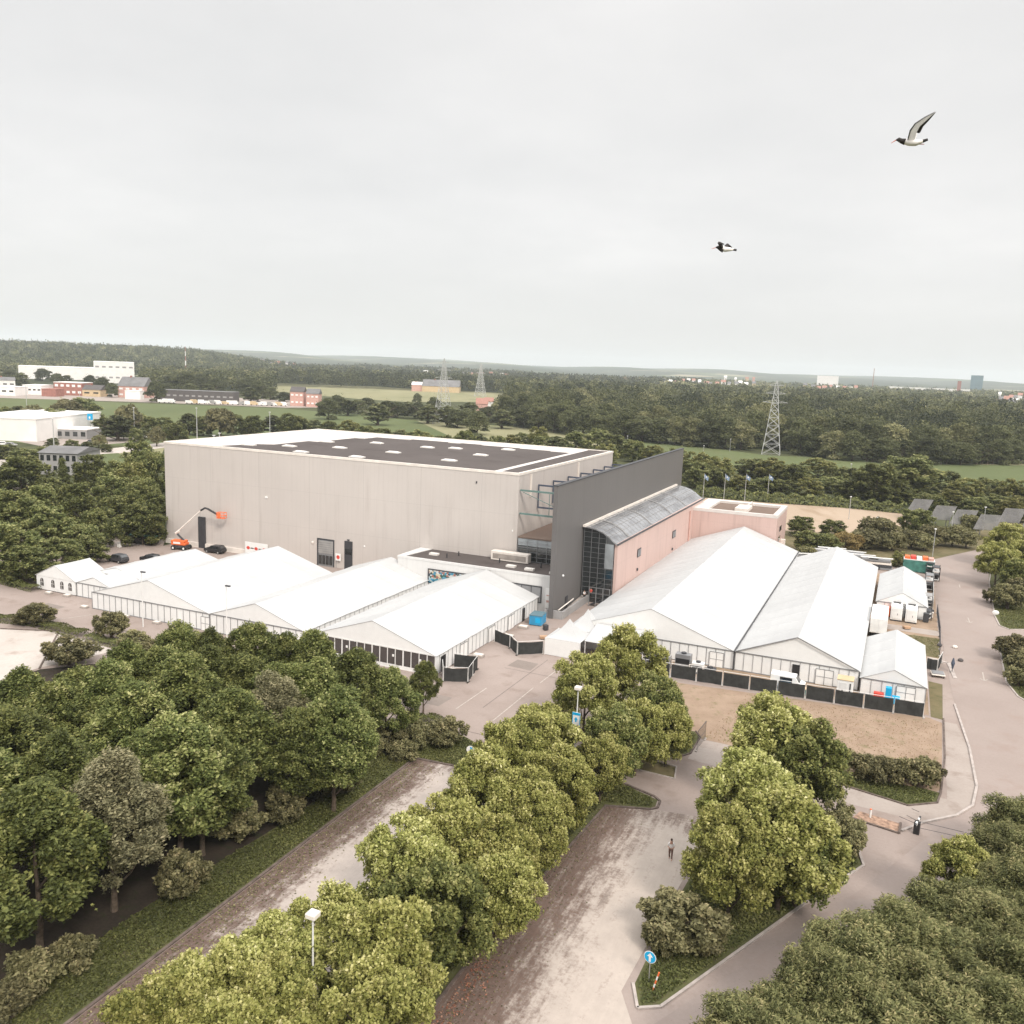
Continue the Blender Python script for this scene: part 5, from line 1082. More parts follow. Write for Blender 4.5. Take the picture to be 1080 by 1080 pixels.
for (x0, x1, d0, d1, n, hh) in ((272, 312, 2300, 2700, 9, 20), (425, 455, 2000, 2200, 6, 17), (484, 535, 2000, 2300, 9, 18), (652, 676, 2300, 2500, 5, 17), (696, 796, 2100, 2300, 16, 19), (845, 905, 2000, 2400, 9, 20), (1048, 1084, 1300, 1500, 7, 18), (1050, 1085, 1900, 2300, 6, 18), (760, 800, 3000, 3200, 4, 30)):
    for i in range(n):
        x = x0 + (x1 - x0) * (i + .5) / n + rr.uniform(-1.5, 1.5); d = rr.uniform(d0, d1); w_ = rr.uniform(3, 6) * 2000 / d
        FB(f'{ORD[min(k, 46)]} from the left among the small far houses by the horizon' if k < 46 else 'small far house among the roofs on the right horizon', x, x + w_, 0, hh * rr.uniform(.75, 1.1), 14, rr.choice(['wall_pinkish', 'wall_white', 'wall_white', 'wall_tan']), 'gable', rr.choice(['roof_red', 'roof_grey', 'roof_white']), 1, 2, rh=5, dist=d, name='house', cat='house', group='far houses by the horizon', wh=4)
        k += 1
# long dark showroom with vans in front
FB('long dark glazed building with white canopies behind the green field', 168, 247, 422.5, 9, 14, 'roof_dark', 'flat', 'roof_grey', 1, 12, 'wall_grey', name='showroom')
for i, x in enumerate((171, 176, 181, 200, 205, 213, 219, 224, 230, 238, 243, 248, 254, 262, 268, 274, 279, 284, 289, 294, 299)):
    p = at(x, 425 + (x - 170) * .0275); mt = ['white_plastic', 'white_plastic', 'grey_metal', 'white_plastic', 'wall_tan'][i % 5] if x > 195 else 'white_plastic'
    t = empty('parked_van', p, .1, rr.uniform(-.4, .4), f'{ORD[i]} from the left in the line of vans behind the green field', 'van', 'vans parked in front of the long dark building')
    hh = 3.4 if i % 3 else 2.6; MB().box(-3.2, 1.6, -1.1, 1.1, .5, hh).prism([(1.6, -1.05), (3.0, -.95), (3.0, .95), (1.6, 1.05)], .5, hh * .72).build('body', mt, t, bevel=.1)
    MB().box(3.0, 3.04, -.8, .8, 1.3, 2.0).build('windscreen', 'car_glass', t)
    for wx in (-2, 2):
        for wy in (-1, 1): MB().tube([(wx, wy - .12, .45), (wx, wy + .12, .45)], .45, 8).build('wheel', 'rubber', t)
for i, (x, y) in enumerate(((4, 470), (12, 471), (98, 468), (104, 467), (150, 463), (157, 463), (164, 462.5), (170, 462), (177, 461.5), (184, 461))):
    car(f'{ORD[i]} from the left among the small cars parked along the far road', 0, 0, rr.uniform(-.5, .5), ['white_plastic', 'grey_metal', 'dark_metal', 'red_paint', 'white_plastic'][i % 5], group='cars along the far road', p=at(x, y), z=.1)

def pylon(label, x, y, h, bw, tk=.00029):
    t = empty('power_pylon', at(x, y), 0, R(-18), label, 'pylon', 'lattice power pylons')
    m = MB(); lv = [0, .14, .27, .39, .50, .60, .69, .77, .84, .91, 1.0]
    wd = [bw * (1 - f_) ** 1.15 * .5 + .55 for f_ in lv]; wd[-1] = .15; th = max(.10, math.dist((0, 0), at(x, y)) * tk)
    cs = ((-1, -1), (1, -1), (1, 1), (-1, 1))
    for i in range(len(lv) - 1):
        z0, z1, a, b = lv[i] * h, lv[i + 1] * h, wd[i], wd[i + 1]
        for k in range(4):
            c, d = cs[k], cs[(k + 1) % 4]
            m.tube([(c[0] * a, c[1] * a, z0), (c[0] * b, c[1] * b, z1)], th, 4)
            m.tube([(c[0] * a, c[1] * a, z0), (d[0] * b, d[1] * b, z1)], th * .7, 3); m.tube([(d[0] * a, d[1] * a, z0), (c[0] * b, c[1] * b, z1)], th * .7, 3)
            m.tube([(c[0] * a, c[1] * a, z0), (d[0] * a, d[1] * a, z0)], th * .6, 3)
    m.build('lattice_tower', 'lattice_metal', t)
    for f_, L_ in ((.70, 6.2), (.82, 5.0), (.93, 3.6)):
        m = MB()
        for sg_ in (-1, 1): m.tube([(0, 0, h * f_), (sg_ * L_, 0, h * f_ + .2)], th, 4, th * .6); m.tube([(0, 0, h * f_ + 1.4), (sg_ * L_, 0, h * f_ + .2)], th * .7, 3)
        m.build('crossarm', 'lattice_metal', t)
pylon('tall lattice power pylon in front of the big wood, right of the grey wall', 813, 479, 37.7, 8.0)
pylon('tall lattice power pylon behind the hall roof', 467, 447, 43.3, 9.5, .00024)
pylon('smaller far lattice power pylon right of the one behind the hall', 506.5, 418, 42, 11, .00022)
t = empty('radio_mast', pd(195.5, 1500), 0, 0, 'slim red and white mast standing up against the wooded ridge', 'mast')
for k in range(7): MB().tube([(0, 0, k * 7.3), (0, 0, k * 7.3 + 7.3)], 1.1 - .1 * k, 8).build('band', ['roof_red', 'white_plastic'][k % 2] if k > 1 else 'white_plastic', t)
t = empty('radio_mast', pd(631 + 290, 3000), 0, 0, 'thin red mast on the right horizon, left of the long white factory', 'mast')
MB().tube([(0, 0, 0), (0, 0, 75)], 1.5, 6, .8).build('mast', 'roof_red', t)
for i, (x, yt) in enumerate(sorted(((25, 400), (52, 431), (82, 407), (139, 423), (206, 425), (284, 430.5), (666, 457), (907, 481), (910, 513), (1022, 523), (941, 532), (1056, 517), (748, 466), (613, 455), (776, 459), (1005, 540), (224, 452), (230, 450)))):
    hh = 15 if x < 300 else 9 if x in (666, 907, 613) else 6.5
    hor = 386 + (x - 540) * .0375; d = (HC - hh) * F / (yt - hor) if yt - hor > 3 else 900; d = d * (math.cos(PITCH)) * .99
    p = pd(x, d)
    t = empty('lamp_mast', p, 0, 0, f'{ORD[i]} grey lamp mast from the left, near ' + ('the green field' if x < 300 else 'the trees behind the hall' if x < 700 else 'the tree belt behind the pink wing'), 'lamp mast', 'grey lamp masts beyond the hall')
    MB().tube([(0, 0, 0), (0, 0, hh)], .22 if x < 300 else .10, 6, .15 if x < 300 else .08).build('pole', 'far_metal', t); MB().box(-.4 if x < 300 else -.22, .4 if x < 300 else .22, -.2, .2, hh, hh + .22).build('lamp_head', 'white_metal', t)
t = empty('blue_flag_sign', pd(92, 470), 0, 0, 'small bright blue square sign on a pole in front of the green field', 'sign'); MB().tube([(0, 0, 0), (0, 0, 9)], .15).build('pole', 'far_metal', t); MB().box(-1.3, 1.3, -.1, .1, 7, 10).build('panel', 'sign_blue', t); MB().box(-.5, .2, -.16, -.11, 7.6, 8.6).build('emblem', 'white_plastic', t)
t.name = 'road_sign'

# ------------------------------------------------------------------ foliage
def quads_mesh(name, C_, Nn, size, asp, tone, mat, rng, axis=None):
    """leaf-shaped rhombi at C_ with normals Nn, long side along axis"""
    n = len(C_)
    a = rng.normal(size=(n, 3)) if axis is None else axis; t2 = np.cross(Nn, a); t2 /= np.linalg.norm(t2, axis=1, keepdims=True) + 1e-9; t1 = np.cross(t2, Nn)
    L = (size * .5)[:, None]; Wd = L * asp
    v = np.empty((n, 4, 3)); v[:, 0] = C_ - t1 * L; v[:, 1] = C_ + t2 * Wd + t1 * L * .1 + Nn * L * .2; v[:, 2] = C_ + t1 * L; v[:, 3] = C_ - t2 * Wd + t1 * L * .1 + Nn * L * .2
    me = bpy.data.meshes.new(name); me.vertices.add(n * 4); me.vertices.foreach_set('co', v.astype(np.float32).ravel())
    me.loops.add(n * 4); me.loops.foreach_set('vertex_index', np.arange(n * 4, dtype=np.int32))
    me.polygons.add(n); me.polygons.foreach_set('loop_start', np.arange(0, n * 4, 4, dtype=np.int32))
    at_ = me.attributes.new('tone', 'FLOAT', 'FACE'); at_.data.foreach_set('value', np.clip(tone, 0, 1).astype(np.float32))
    me.materials.append(MATS[mat]); me.update(calc_edges=True); return me
def crown_points(rng, n, Rr, zb, h, nl, style):
    """points, outward normals and tones over a crown built of boughs"""
    zc = (zb + h) / 2; hz = (h - zb) / 2; lobes = []; ga = 2.39996; near = nl > 40; dome = style == 'dome'
    sq = [rng.uniform(0, 6.28) for _ in range(3)]
    for i in range(nl):
        f_ = (i + .5) / nl; ct = 1 - 1.8 * f_; st = math.sqrt(max(0, 1 - ct * ct)); ph = i * ga + rng.uniform(-.5, .5)
        k = (rng.uniform(.66, .92) if style == 'ovoid' else rng.uniform(.58, .98)) if near else rng.uniform(.60, .82)
        if near: k *= 1 + .13 * math.sin(2 * ph + sq[0]) * st + .08 * math.sin(3 * ph + sq[1])
        prof = 1.0
        if style == 'ovoid': prof = (.50 + .50 * min(1, (1 - ct) * .95)) if ct > 0 else 1.0
        if style == 'cone': prof = max(.12, (1 - ct) / 2 * 1.1)
        lr = (rng.uniform(.13, .25) if near else rng.uniform(.28, .44)) * Rr * (1 if style != 'cone' else .8)
        lobes.append((np.array([math.cos(ph) * st * Rr * k * prof, math.sin(ph) * st * Rr * k * prof, zc + ct * hz * (min(.93, k + .05) if near else .78 if style != 'cone' else .9)]), np.array([lr, lr, lr * rng.uniform(.6, .9) if near else lr * rng.uniform(.75, 1.0)]), rng.uniform(-.14, .14)))
    core = .80 if dome else (.50 if near else .66)
    lobes.append((np.array([0, 0, zc]), np.array([Rr * core, Rr * core, hz * (core + .08)]), -.04))
    ar = np.array([l[1][0] ** 2 for l in lobes]); ar[-1] *= 1.6 if dome else .35; pr = ar / ar.sum(); idx = rng.choice(len(lobes), n, p=pr)
    Cc = np.array([l[0] for l in lobes])[idx]; Rd = np.array([l[1] for l in lobes])[idx]; T = np.array([l[2] for l in lobes])[idx]
    d = rng.normal(size=(n, 3)); d /= np.linalg.norm(d, axis=1, keepdims=True); d[:, 2] = np.where(d[:, 2] < -.25, -d[:, 2], d[:, 2])
    rad = 1.04 - np.abs(rng.normal(size=n)) * .2
    ph = (Cc + d * Rd) * (5.5 / Rr) * 2.2
    tuft = np.sin(ph[:, 0] * 2.1 + 1.3 * np.sin(ph[:, 1] * 1.7)) * np.sin(ph[:, 1] * 2.3 + 1.1 * np.sin(ph[:, 2] * 1.9)) * np.sin(ph[:, 2] * 2.6 + ph[:, 0])
    rad = rad + tuft * (.08 if dome else .20) + np.where(rng.random(n) < .03, rng.uniform(.0, .5, n), 0)
    P = Cc + d * Rd * rad[:, None]
    nr = d * .55 + rng.normal(size=(n, 3)) * .55 + np.array([0, 0, .45]); nr /= np.linalg.norm(nr, axis=1, keepdims=True)
    if dome: T = T * .5
    tone = .45 + T + tuft * .08 + rng.normal(size=n) * .12
    keep = P[:, 2] > max(.1, zb * .6)
    return P[keep], nr[keep], tone[keep]
CR = {}
def sprigs(rng, P, nr, tone, k, L_, up=.5, out=.7):
    """k leaves strung along a short twig growing out of every point; leaf tone freshens towards the tip"""
    n = len(P); d = nr * out + rng.normal(size=(n, 3)) * .35 + np.array([0, 0, up]); d /= np.linalg.norm(d, axis=1, keepdims=True)
    Ps, Ns, Ts, As = [], [], [], []
    tw = rng.normal(size=n) * .10
    for j in range(k):
        f_ = (j + .5) / k; side = rng.normal(size=(n, 3)); side -= d * np.sum(side * d, axis=1, keepdims=True); side /= np.linalg.norm(side, axis=1, keepdims=True)
        Ps.append(P + d * (f_ - .5) * L_ + side * L_ * .22 * (1 - f_ * .6)); ax_ = d * .6 + side * .8; nn = np.cross(side, d) * .5 + np.array([0, 0, .8]) + rng.normal(size=(n, 3)) * .3; nn /= np.linalg.norm(nn, axis=1, keepdims=True)
        Ns.append(nn); As.append(ax_); Ts.append(tone + tw + (f_ - .5) * .26 + rng.normal(size=n) * .05)
    return np.vstack(Ps), np.vstack(Ns), np.concatenate(Ts), np.vstack(As)
def crown_variants(key, k, n, Rr, zb, h, nl, style, leaf, asp, mat, tn=0.0, sp=None):
    out = []
    for i in range(k):
        rng = np.random.default_rng(abs(hash_(key)) + i * 17)
        if sp:
            P, nr, tone = crown_points(rng, n // sp[0], Rr, zb, h, nl, style); P, nr, tone, ax_ = sprigs(rng, P, nr, tone, *sp)
        else: P, nr, tone = crown_points(rng, n, Rr, zb, h, nl, style); ax_ = None
        sz = leaf * rng.uniform(.65, 1.35, len(P))
        out.append(quads_mesh('crown', P, nr, sz, asp, tone + tn, mat, rng, ax_))
    CR[key] = dict(m=out, R=Rr, h=h, zb=zb)
def hash_(s_):
    v = 7
    for c in s_: v = (v * 31 + ord(c)) % 99991
    return v
def trunk_mesh(h, zb, r, n=5, mat='bark'):
    m = MB(); rr_ = random.Random(int(h * 10) + n); top = zb + (h - zb) * .62
    m.tube([(0, 0, 0), (.05, 0, zb * .6), (0, .08, zb), (.1, 0, top)], [r * 1.25, r, r * .85, r * .25], 8)
    for k in range(n):
        a = k * 2.4 + rr_.uniform(-.3, .3); z0 = zb * .75 + (top - zb) * k / n * .8; L_ = (h - zb) * .42
        m.tube([(0, 0, z0), (math.cos(a) * L_ * .5, math.sin(a) * L_ * .5, z0 + L_ * .5), (math.cos(a) * L_ * .85, math.sin(a) * L_ * .85, z0 + L_ * 1.0)], [r * .5, r * .32, r * .1], 5)
    return m.mesh('trunk', mat)
crown_variants('lime', 6, 40000, 4.3, 2.2, 11.8, 80, 'ovoid', 0.3, .5, 'leaf_dark', sp=(5, .75, .55, .7))
crown_variants('bronze', 2, 38000, 4.2, 2.2, 11.6, 80, 'ovoid', .27, .42, 'leaf_bronze', sp=(5, .8, .7, .6))
crown_variants('plane', 6, 42000, 4.8, 1.2, 10.0, 75, 'round', 0.3, .62, 'leaf_plane', sp=(5, .7, .8, .5))
crown_variants('planedark', 2, 38000, 4.6, 0.8, 10.0, 75, 'round', 0.3, .6, 'leaf_dark', .12, sp=(5, .7, .7, .5))
crown_variants('shrub', 4, 11000, 2.2, .1, 3.2, 45, 'round', .26, .5, 'leaf_shrub', sp=(4, .45, .6, .6))
crown_variants('bush', 3, 5000, 1.6, .0, 2.0, 10, 'round', .25, .5, 'leaf_shrub', sp=(4, .4, .6, .6))
crown_variants('thicket', 6, 44000, 4.0, 0.2, 7.5, 80, 'round', 0.31, .30, 'leaf_thicket', sp=(6, 1.0, .9, .5))
crown_variants('mid', 6, 12000, 5.0, -1.0, 12, 60, 'round', 0.55, .6, 'leaf_mid', sp=(4, 1.2, .6, .6))
crown_variants('midbright', 3, 9000, 4.5, -1.0, 11, 55, 'round', 0.55, .6, 'leaf_bright', sp=(4, 1.1, .6, .6))
crown_variants('midshrub', 3, 3500, 3.0, .2, 4.5, 16, 'round', .5, .6, 'leaf_shrub')
crown_variants('golden', 1, 4000, 3.0, .1, 4.5, 16, 'round', .6, .25, 'leaf_golden')
crown_variants('far', 7, 8000, 7.0, -4, 20, 9, 'dome', 0.85, .65, 'leaf_far')
crown_variants('farpale', 2, 8000, 7.0, -4, 19, 9, 'dome', 0.85, .65, 'leaf_far', .32)
crown_variants('farslim', 3, 2000, 3.0, -.5, 14, 16, 'ovoid', .9, .6, 'leaf_far')
crown_variants('conifer', 2, 5000, 3.0, .6, 12, 30, 'cone', .6, .3, 'leaf_mid', -.05)
TR = {k: trunk_mesh(c['h'], max(c['zb'], .8), .22 if c['h'] < 13 else .4) for k, c in CR.items()}
TREE_N = 0
trng = random.Random(11)
def tree(kind, p, h, r, label, cat='tree', group=None, name=None, z=0, rz=None):
    global TREE_N
    TREE_N += 1
    c = CR[kind]; nm = name or {'lime': 'lime_tree', 'bronze': 'hornbeam_tree', 'plane': 'plane_tree', 'planedark': 'plane_tree', 'shrub': 'shrub', 'bush': 'bush', 'thicket': 'willow_bush', 'golden': 'shrub', 'midshrub': 'shrub', 'conifer': 'conifer_tree'}.get(kind, 'leafy_tree')
    t = empty(nm, p, z, trng.uniform(0, 6.28) if rz is None else rz, label, cat, group)
    t.scale = (r / c['R'], r / c['R'] * trng.uniform(.94, 1.06), h / c['h'])
    me = c['m'][TREE_N % len(c['m'])]; o = bpy.data.objects.new('crown', me); COL.objects.link(o); o.parent = t
    o = bpy.data.objects.new('trunk', TR[kind]); COL.objects.link(o); o.parent = t
    return t
def px_tree(kind, px, ytop, h, r, label, **k):
    """place a tree whose crown outline starts at pixel row ytop, from its height and radius"""
    c = CR[kind]; zb = c['zb'] * h / c['h']; zc = (h + zb) / 2; hz = (h - zb) / 2; cy = ytop + 20
    for _ in range(8):
        q = at(px, cy, zc); dg = math.hypot(*q); e = math.atan2(HC - zc, dg); dd = math.hypot(dg, HC - zc)
        cy = ytop + F * math.sqrt((hz * math.cos(e)) ** 2 + (r * math.sin(e)) ** 2) / dd * 1.0
        if cy < 386 + (px - 540) * .0375 + 4: cy = 386 + (px - 540) * .0375 + 4
    q = at(px, cy, zc)
    return tree(kind, q, h, r, label, **k)

# left grid of dark trees
rows = [
 ('back row', [(190, 659, 11, 3.7), (222, 666, 10.5, 3.4), (266, 659, 11, 3.8), (303, 672, 10, 3.2), (331, 667, 11, 3.6), (375, 684, 11, 3.8), (407, 703, 9, 3.1)]),
 ('second row', [(136, 681, 11, 3.8), (174, 684, 11, 3.6), (222, 686, 11, 3.6), (256, 692, 11, 3.9), (292, 700, 11, 3.7), (327, 696, 12, 4.1), (352, 730, 11.5, 3.8)]),
 ('third row', [(85, 709, 11, 3.9), (118, 705, 11.5, 4.0), (190, 695, 12.5, 4.4), (247, 728, 12, 4.2), (316, 748, 10, 3.4)]),
 ('fourth row', [(25, 712, 11.5, 4.2), (60, 724, 11.5, 4.2), (146, 731, 12.5, 4.6), (212, 770, 11, 3.9)]),
 ('fifth row', [(-14, 745, 11.5, 4.2), (10, 752, 11.5, 4.3), (62, 782, 11.5, 4.2), (188, 757, 12.5, 4.6)]),
 ('front row', [(-22, 800, 11.5, 4.2), (-60, 850, 11.5, 4.2), (37, 834, 12.5, 4.7)])]
for rn, L_ in rows:
    for i, (x, y, h, r) in enumerate(L_): px_tree('lime', x, y, h, r, f'dark leafy tree, {ORD[i]} from left in the {rn} of the left block', group='dark trees of the left block')
px_tree('bronze', 288, 716, 11.5, 3.9, 'grey-bronze leafy tree inside the left tree block, near its right edge', group='bronze trees')
px_tree('bronze', 117, 806, 11.8, 4.1, 'bronze-tinged leafy tree in the front row, above the grass verge', group='bronze trees')
px_tree('lime', 447, 697, 6.4, 1.9, 'small round-crowned tree on bare trunk near the black fence pen')
for i, (x, y, h, r) in enumerate(((250, 843, 3.6, 2.3), (301, 830, 3.2, 1.9), (190, 901, 3.6, 2.0), (75, 992, 2.0, 1.5), (33, 1012, 2.2, 1.7), (12, 1040, 2.0, 1.6), (355, 806, 3.0, 1.9), (338, 812, 2.6, 1.5), (407, 766, 2.6, 1.9), (432, 758, 2.4, 1.7), (470, 758, 2.8, 2.1), (446, 766, 2.0, 1.7), (425, 782, 1.8, 1.6), (387, 775, 2.2, 1.8))):
    px_tree('shrub' if h > 2.4 else 'bush', x, y, h, r, f'olive shrub on the left lot verge, ' + ['at the foot of the dark trees', 'right of the largest shrub', 'alone at mid verge', 'low, near the front', 'low, lower left', 'low, at the bottom left corner', 'near the upper verge', 'small, left of its neighbour', 'at the head of the verge', 'by the small round tree', 'right end, near the blue sign', 'between two taller ones', 'low, on the slope', 'under the tree edge'][i], cat='shrub', group='olive shrubs along the left verge')
for i, (x, y, h, r) in enumerate(((72, 674, 3.4, 3.3), (40, 637, 3.2, 2.6), (117, 647, 3.8, 2.3), (141, 667, 2.6, 2.2), (158, 676, 2.2, 1.7), (22, 648, 1.6, 1.4))):
    px_tree('shrub', x, y, h, r, ['wide flat-topped bronze shrub at the corner of the pale lot', 'bronze shrub on the hedge strip at far left', 'round shrub on the tarmac edge below the arched-window tent', 'low shrub right of the round one', 'small shrub nearest the left tree block', 'small low shrub left of the bronze one'][i], cat='shrub')
# central plane row
for i, (x, y, h, r) in enumerate(((659, 664, 11, 4.2), (692, 713, 8.6, 3.4), (618, 690, 9.6, 3.7), (648, 748, 8.0, 3.0), (574, 753, 8.6, 3.4), (534, 766, 8.4, 3.1), (508, 798, 9.0, 3.5), (552, 812, 8.3, 3.2), (472, 848, 8.8, 3.4), (515, 868, 8.0, 3.1), (428, 872, 9.0, 3.4), (458, 915, 8.3, 3.4), (352, 944, 7.6, 3.1), (404, 958, 8.4, 3.4), (282, 984, 7.6, 3.1), (208, 1020, 8.0, 3.3), (284, 1030, 7.4, 2.9), (168, 1052, 8.0, 3.0), (388, 1024, 7.2, 3.1), (236, 1064, 7.6, 3.1), (568, 744, 7.8, 2.7), (634, 776, 6.6, 2.6), (672, 742, 7.6, 3.0), (704, 744, 6.6, 2.8), (592, 792, 7.8, 3.0), (566, 836, 7.2, 2.7), (524, 902, 7.2, 2.7))):
    px_tree('planedark' if i in (1, 3, 11) else 'plane', x, y, h, r, f'light yellow-green tree in the central row, {ORD[i]} from its far end' if i not in (1, 3, 11) else f'darker green leafy tree in the central row, {["", "behind the lamp post at the far end", "", "right of the blue-topped notice", "", "", "", "", "", "", "", "left of the near lamp post"][i]}', group='light green trees of the central row')
# right clump
for i, (x, y, h, r) in enumerate(((818, 741, 10.5, 4.4), (848, 768, 9.5, 3.9), (784, 800, 10.5, 4.1), (826, 838, 9.6, 4.1), (772, 856, 9.0, 3.4), (842, 862, 7.5, 3.2))):
    px_tree('planedark' if i in (1, 5) else 'plane', x, y, h, r, f'light green tree in the triangular island clump, ' + ['at the very back', 'darker, back right', 'middle left with the highest crown', 'middle right', 'front left', 'darker, front right'][i], group='trees on the triangular island')
for i, (x, y, h, r) in enumerate(((718, 948, 3.4, 2.7), (742, 962, 2.6, 1.9), (700, 968, 2.4, 1.7), (884, 852, 4.2, 2.1), (893, 868, 3.4, 1.6))): px_tree('shrub', x, y, h, r, ['broad olive shrub at the near tip of the triangular island', 'smaller shrub right of the broad one on the island', 'smaller shrub left of the broad one, above the round sign', 'dark upright shrub behind the island trees by the road', 'small dark shrub at the road edge right of the island trees'][i], cat='shrub')
for i, (x, y, h, r) in enumerate(((905, 797, 2.4, 1.7), (925, 800, 2.4, 1.8), (945, 803, 2.3, 1.6), (967, 803, 2.6, 1.9), (985, 808, 1.8, 1.1))): px_tree('bush', x, y, h, r, f'rounded bush at the edge of the dry grass field, {ORD[i]} from the left', cat='bush', group='bushes along the dry grass field')
# thicket bottom right
pts = [(1085, 850), (1064, 878), (1104, 900), (1066, 918), (1036, 946), (992, 944), (1090, 955), (950, 966), (1012, 984), (1060, 990), (902, 986), (960, 1010), (1100, 1012), (876, 1016), (1030, 1030), (920, 1040), (985, 1055), (832, 1042), (1075, 1060), (880, 1068), (940, 1088), (796, 1074), (1030, 1095), (842, 1094), (1100, 1110), (792, 1118), (900, 1125), (980, 1130)]
for i, (x, y) in enumerate(sorted(pts, key=lambda q: q[1])):
    px_tree('thicket', x, y, trng.uniform(5.2, 7.0), trng.uniform(2.9, 3.7), f'feathery willow bush in the lower right thicket, {ORD[i]} from the road bend downwards', cat='bush', group='willow bushes of the lower right thicket')
px_tree('plane', 1012, 893, 6.0, 2.5, 'light green young tree rising from the thicket edge by the road')
# right roadside
for i, (x, y, h, r, kd) in enumerate(((1062, 556, 9.5, 4.8, 'plane'), (1052, 574, 9, 3.9, 'plane'), (1085, 570, 9.5, 4.6, 'plane'), (1076, 592, 7, 3.2, 'planedark'), (1064, 618, 4.4, 3.2, 'shrub'), (1085, 612, 4.2, 3.4, 'shrub'), (1068, 672, 3.6, 2.6, 'shrub'), (1082, 688, 3.6, 3.0, 'shrub'), (1046, 622, 2.6, 1.6, 'shrub'), (1074, 706, 2.4, 1.8, 'bush'))):
    px_tree(kd, x, y, h, r, ['tall light green tree at the right edge beyond the road', 'light green tree in front of the tall one at the road bend', 'light green tree cut by the right edge', 'darker tree below the light green ones at the right edge', 'broad dark shrub on the upper roadside island', 'dark shrub on the upper roadside island, at the photo edge', 'shrub on the lower roadside island', 'lowest broad shrub at the right photo edge', 'small shrub near the white disc', 'little bush at the tip of the lower roadside island'][i], cat='tree' if i < 4 else 'shrub')
# left middle block
for i, (x, y, h, r, kd) in enumerate(((22, 482, 13, 7.2, 'mid'), (98, 482, 12, 5.6, 'mid'), (66, 486, 10.5, 2.6, 'conifer'), (124, 488, 12, 4.4, 'mid'), (118, 500, 11, 4.6, 'mid'), (56, 505, 9, 4.0, 'mid'), (42, 512, 11, 4.6, 'mid'), (80, 513, 12, 4.6, 'mid'), (-8, 520, 12, 5, 'mid'), (20, 522, 12, 5.4, 'mid'), (103, 535, 9, 3.6, 'mid'), (52, 536, 10, 4.6, 'mid'), (84, 552, 7, 4.0, 'mid'), (5, 555, 10, 5, 'mid'), (94, 565, 5.4, 3.4, 'mid'), (60, 568, 6.5, 4.0, 'mid'), (28, 575, 7, 4.5, 'mid'), (150, 467, 15, 5.8, 'mid'), (160, 476, 14, 4.6, 'mid'), (138, 490, 12, 5.2, 'midbright'), (152, 505, 12, 4.8, 'mid'), (158, 515, 11, 4.0, 'mid'), (134, 520, 9.5, 4.6, 'mid'), (150, 532, 9, 4.4, 'mid'), (130, 543, 5, 3.4, 'mid'))):
    px_tree(kd, x, y, h, r, (f'dense green tree in the grove left of the tarmac, {ORD[i]} from the top' if i < 17 else f'dense tree against the left end of the beige hall, {ORD[i - 17]} from top') if kd != 'conifer' else 'dark pointed conifer beside the grey office house', group='trees of the left grove' if i < 17 else 'trees at the left end of the hall')
# hedge wall of ivy at the grove foot and hedges of the pale lot
def hedge(label, pts, w, h, mat='leaf_cover', dens=260, leaf=.2, name='hedge', kind=None):
    rng = np.random.default_rng(hash_(label)); P = []; Nr = []
    for a, b in zip(pts, pts[1:]):
        a = np.array(xy(*a)); b = np.array(xy(*b)); L_ = np.linalg.norm(b - a); n = int(L_ * dens * (w + 2 * h) / 3)
        t_ = rng.uniform(0, 1, n); side = rng.uniform(-1, 1, n); d = (b - a) / L_; nn = np.array([-d[1], d[0]])
        rr_ = np.abs(side); z = h * np.clip(1.25 - rr_ ** 4, 0, 1) * rng.uniform(.82, 1.06, n); low = rr_ > .86; z[low] *= rng.uniform(0, 1, low.sum())
        hv = .85 + .15 * np.sin(t_ * L_ * 1.3); z *= hv
        q = a + np.outer(t_ * L_, d) + np.outer(side * w / 2, nn); P.append(np.column_stack([q, z])); Nr.append(np.column_stack([np.outer(side, nn), np.ones(n) * .8]) + rng.normal(size=(n, 3)) * .45)
    P = np.vstack(P); Nr = np.vstack(Nr); Nr /= np.linalg.norm(Nr, axis=1, keepdims=True)
    o0 = P[0].copy(); o0[2] = 0
    me = quads_mesh(name, P - o0, Nr, leaf * rng.uniform(.6, 1.4, len(P)), .6, .45 + rng.normal(size=len(P)) * .16, mat, rng)
    o = bpy.data.objects.new(name, me); COL.objects.link(o); o.location = o0; return tag(o, label, 'hedge')
hedge('clipped low hedge at the far left, above the white markings', [(-14, -38.5), (1.0, -39.6), (12.5, -41.0)], 2.0, 1.0)
hedge('clipped hedge along the top of the pale lot', [(5, -52.5), (18.8, -55.6), (27.8, -53.4), (39.2, -54.2)], 2.4, 1.0)
hedge('low hedge between the pale lot and the round shrub', [(40.0, -54.4), (48.2, -54.9)], 2.0, .8)
hedge('dark ivy hedge at the foot of the left grove', [(-34, -31), (-25, -27.5), (-21.5, -16), (-20.5, -4.5), (-21.5, 0)], 3.4, 2.6, 'leaf_mid', 120, .45)
hedge('dark hedge at the foot of the trees against the hall end', [(-14.5, 5), (-11, 2.8), (-6, 3.6), (-1.4, 2.6)], 2.6, 1.6, 'leaf_mid', 140, .4)
hedge('long clipped hedge behind the tan field', [uv(at(735, 522)), uv(at(800, 529)), uv(at(880, 534)), uv(at(955, 541.5))], 4, 3.2, 'leaf_mid', 22, .9)
hedge('low dark hedge at the foot of the small round tree', [(93.6, -59.0), (95.6, -56.6), (99.5, -57.2)], 1.8, .9)

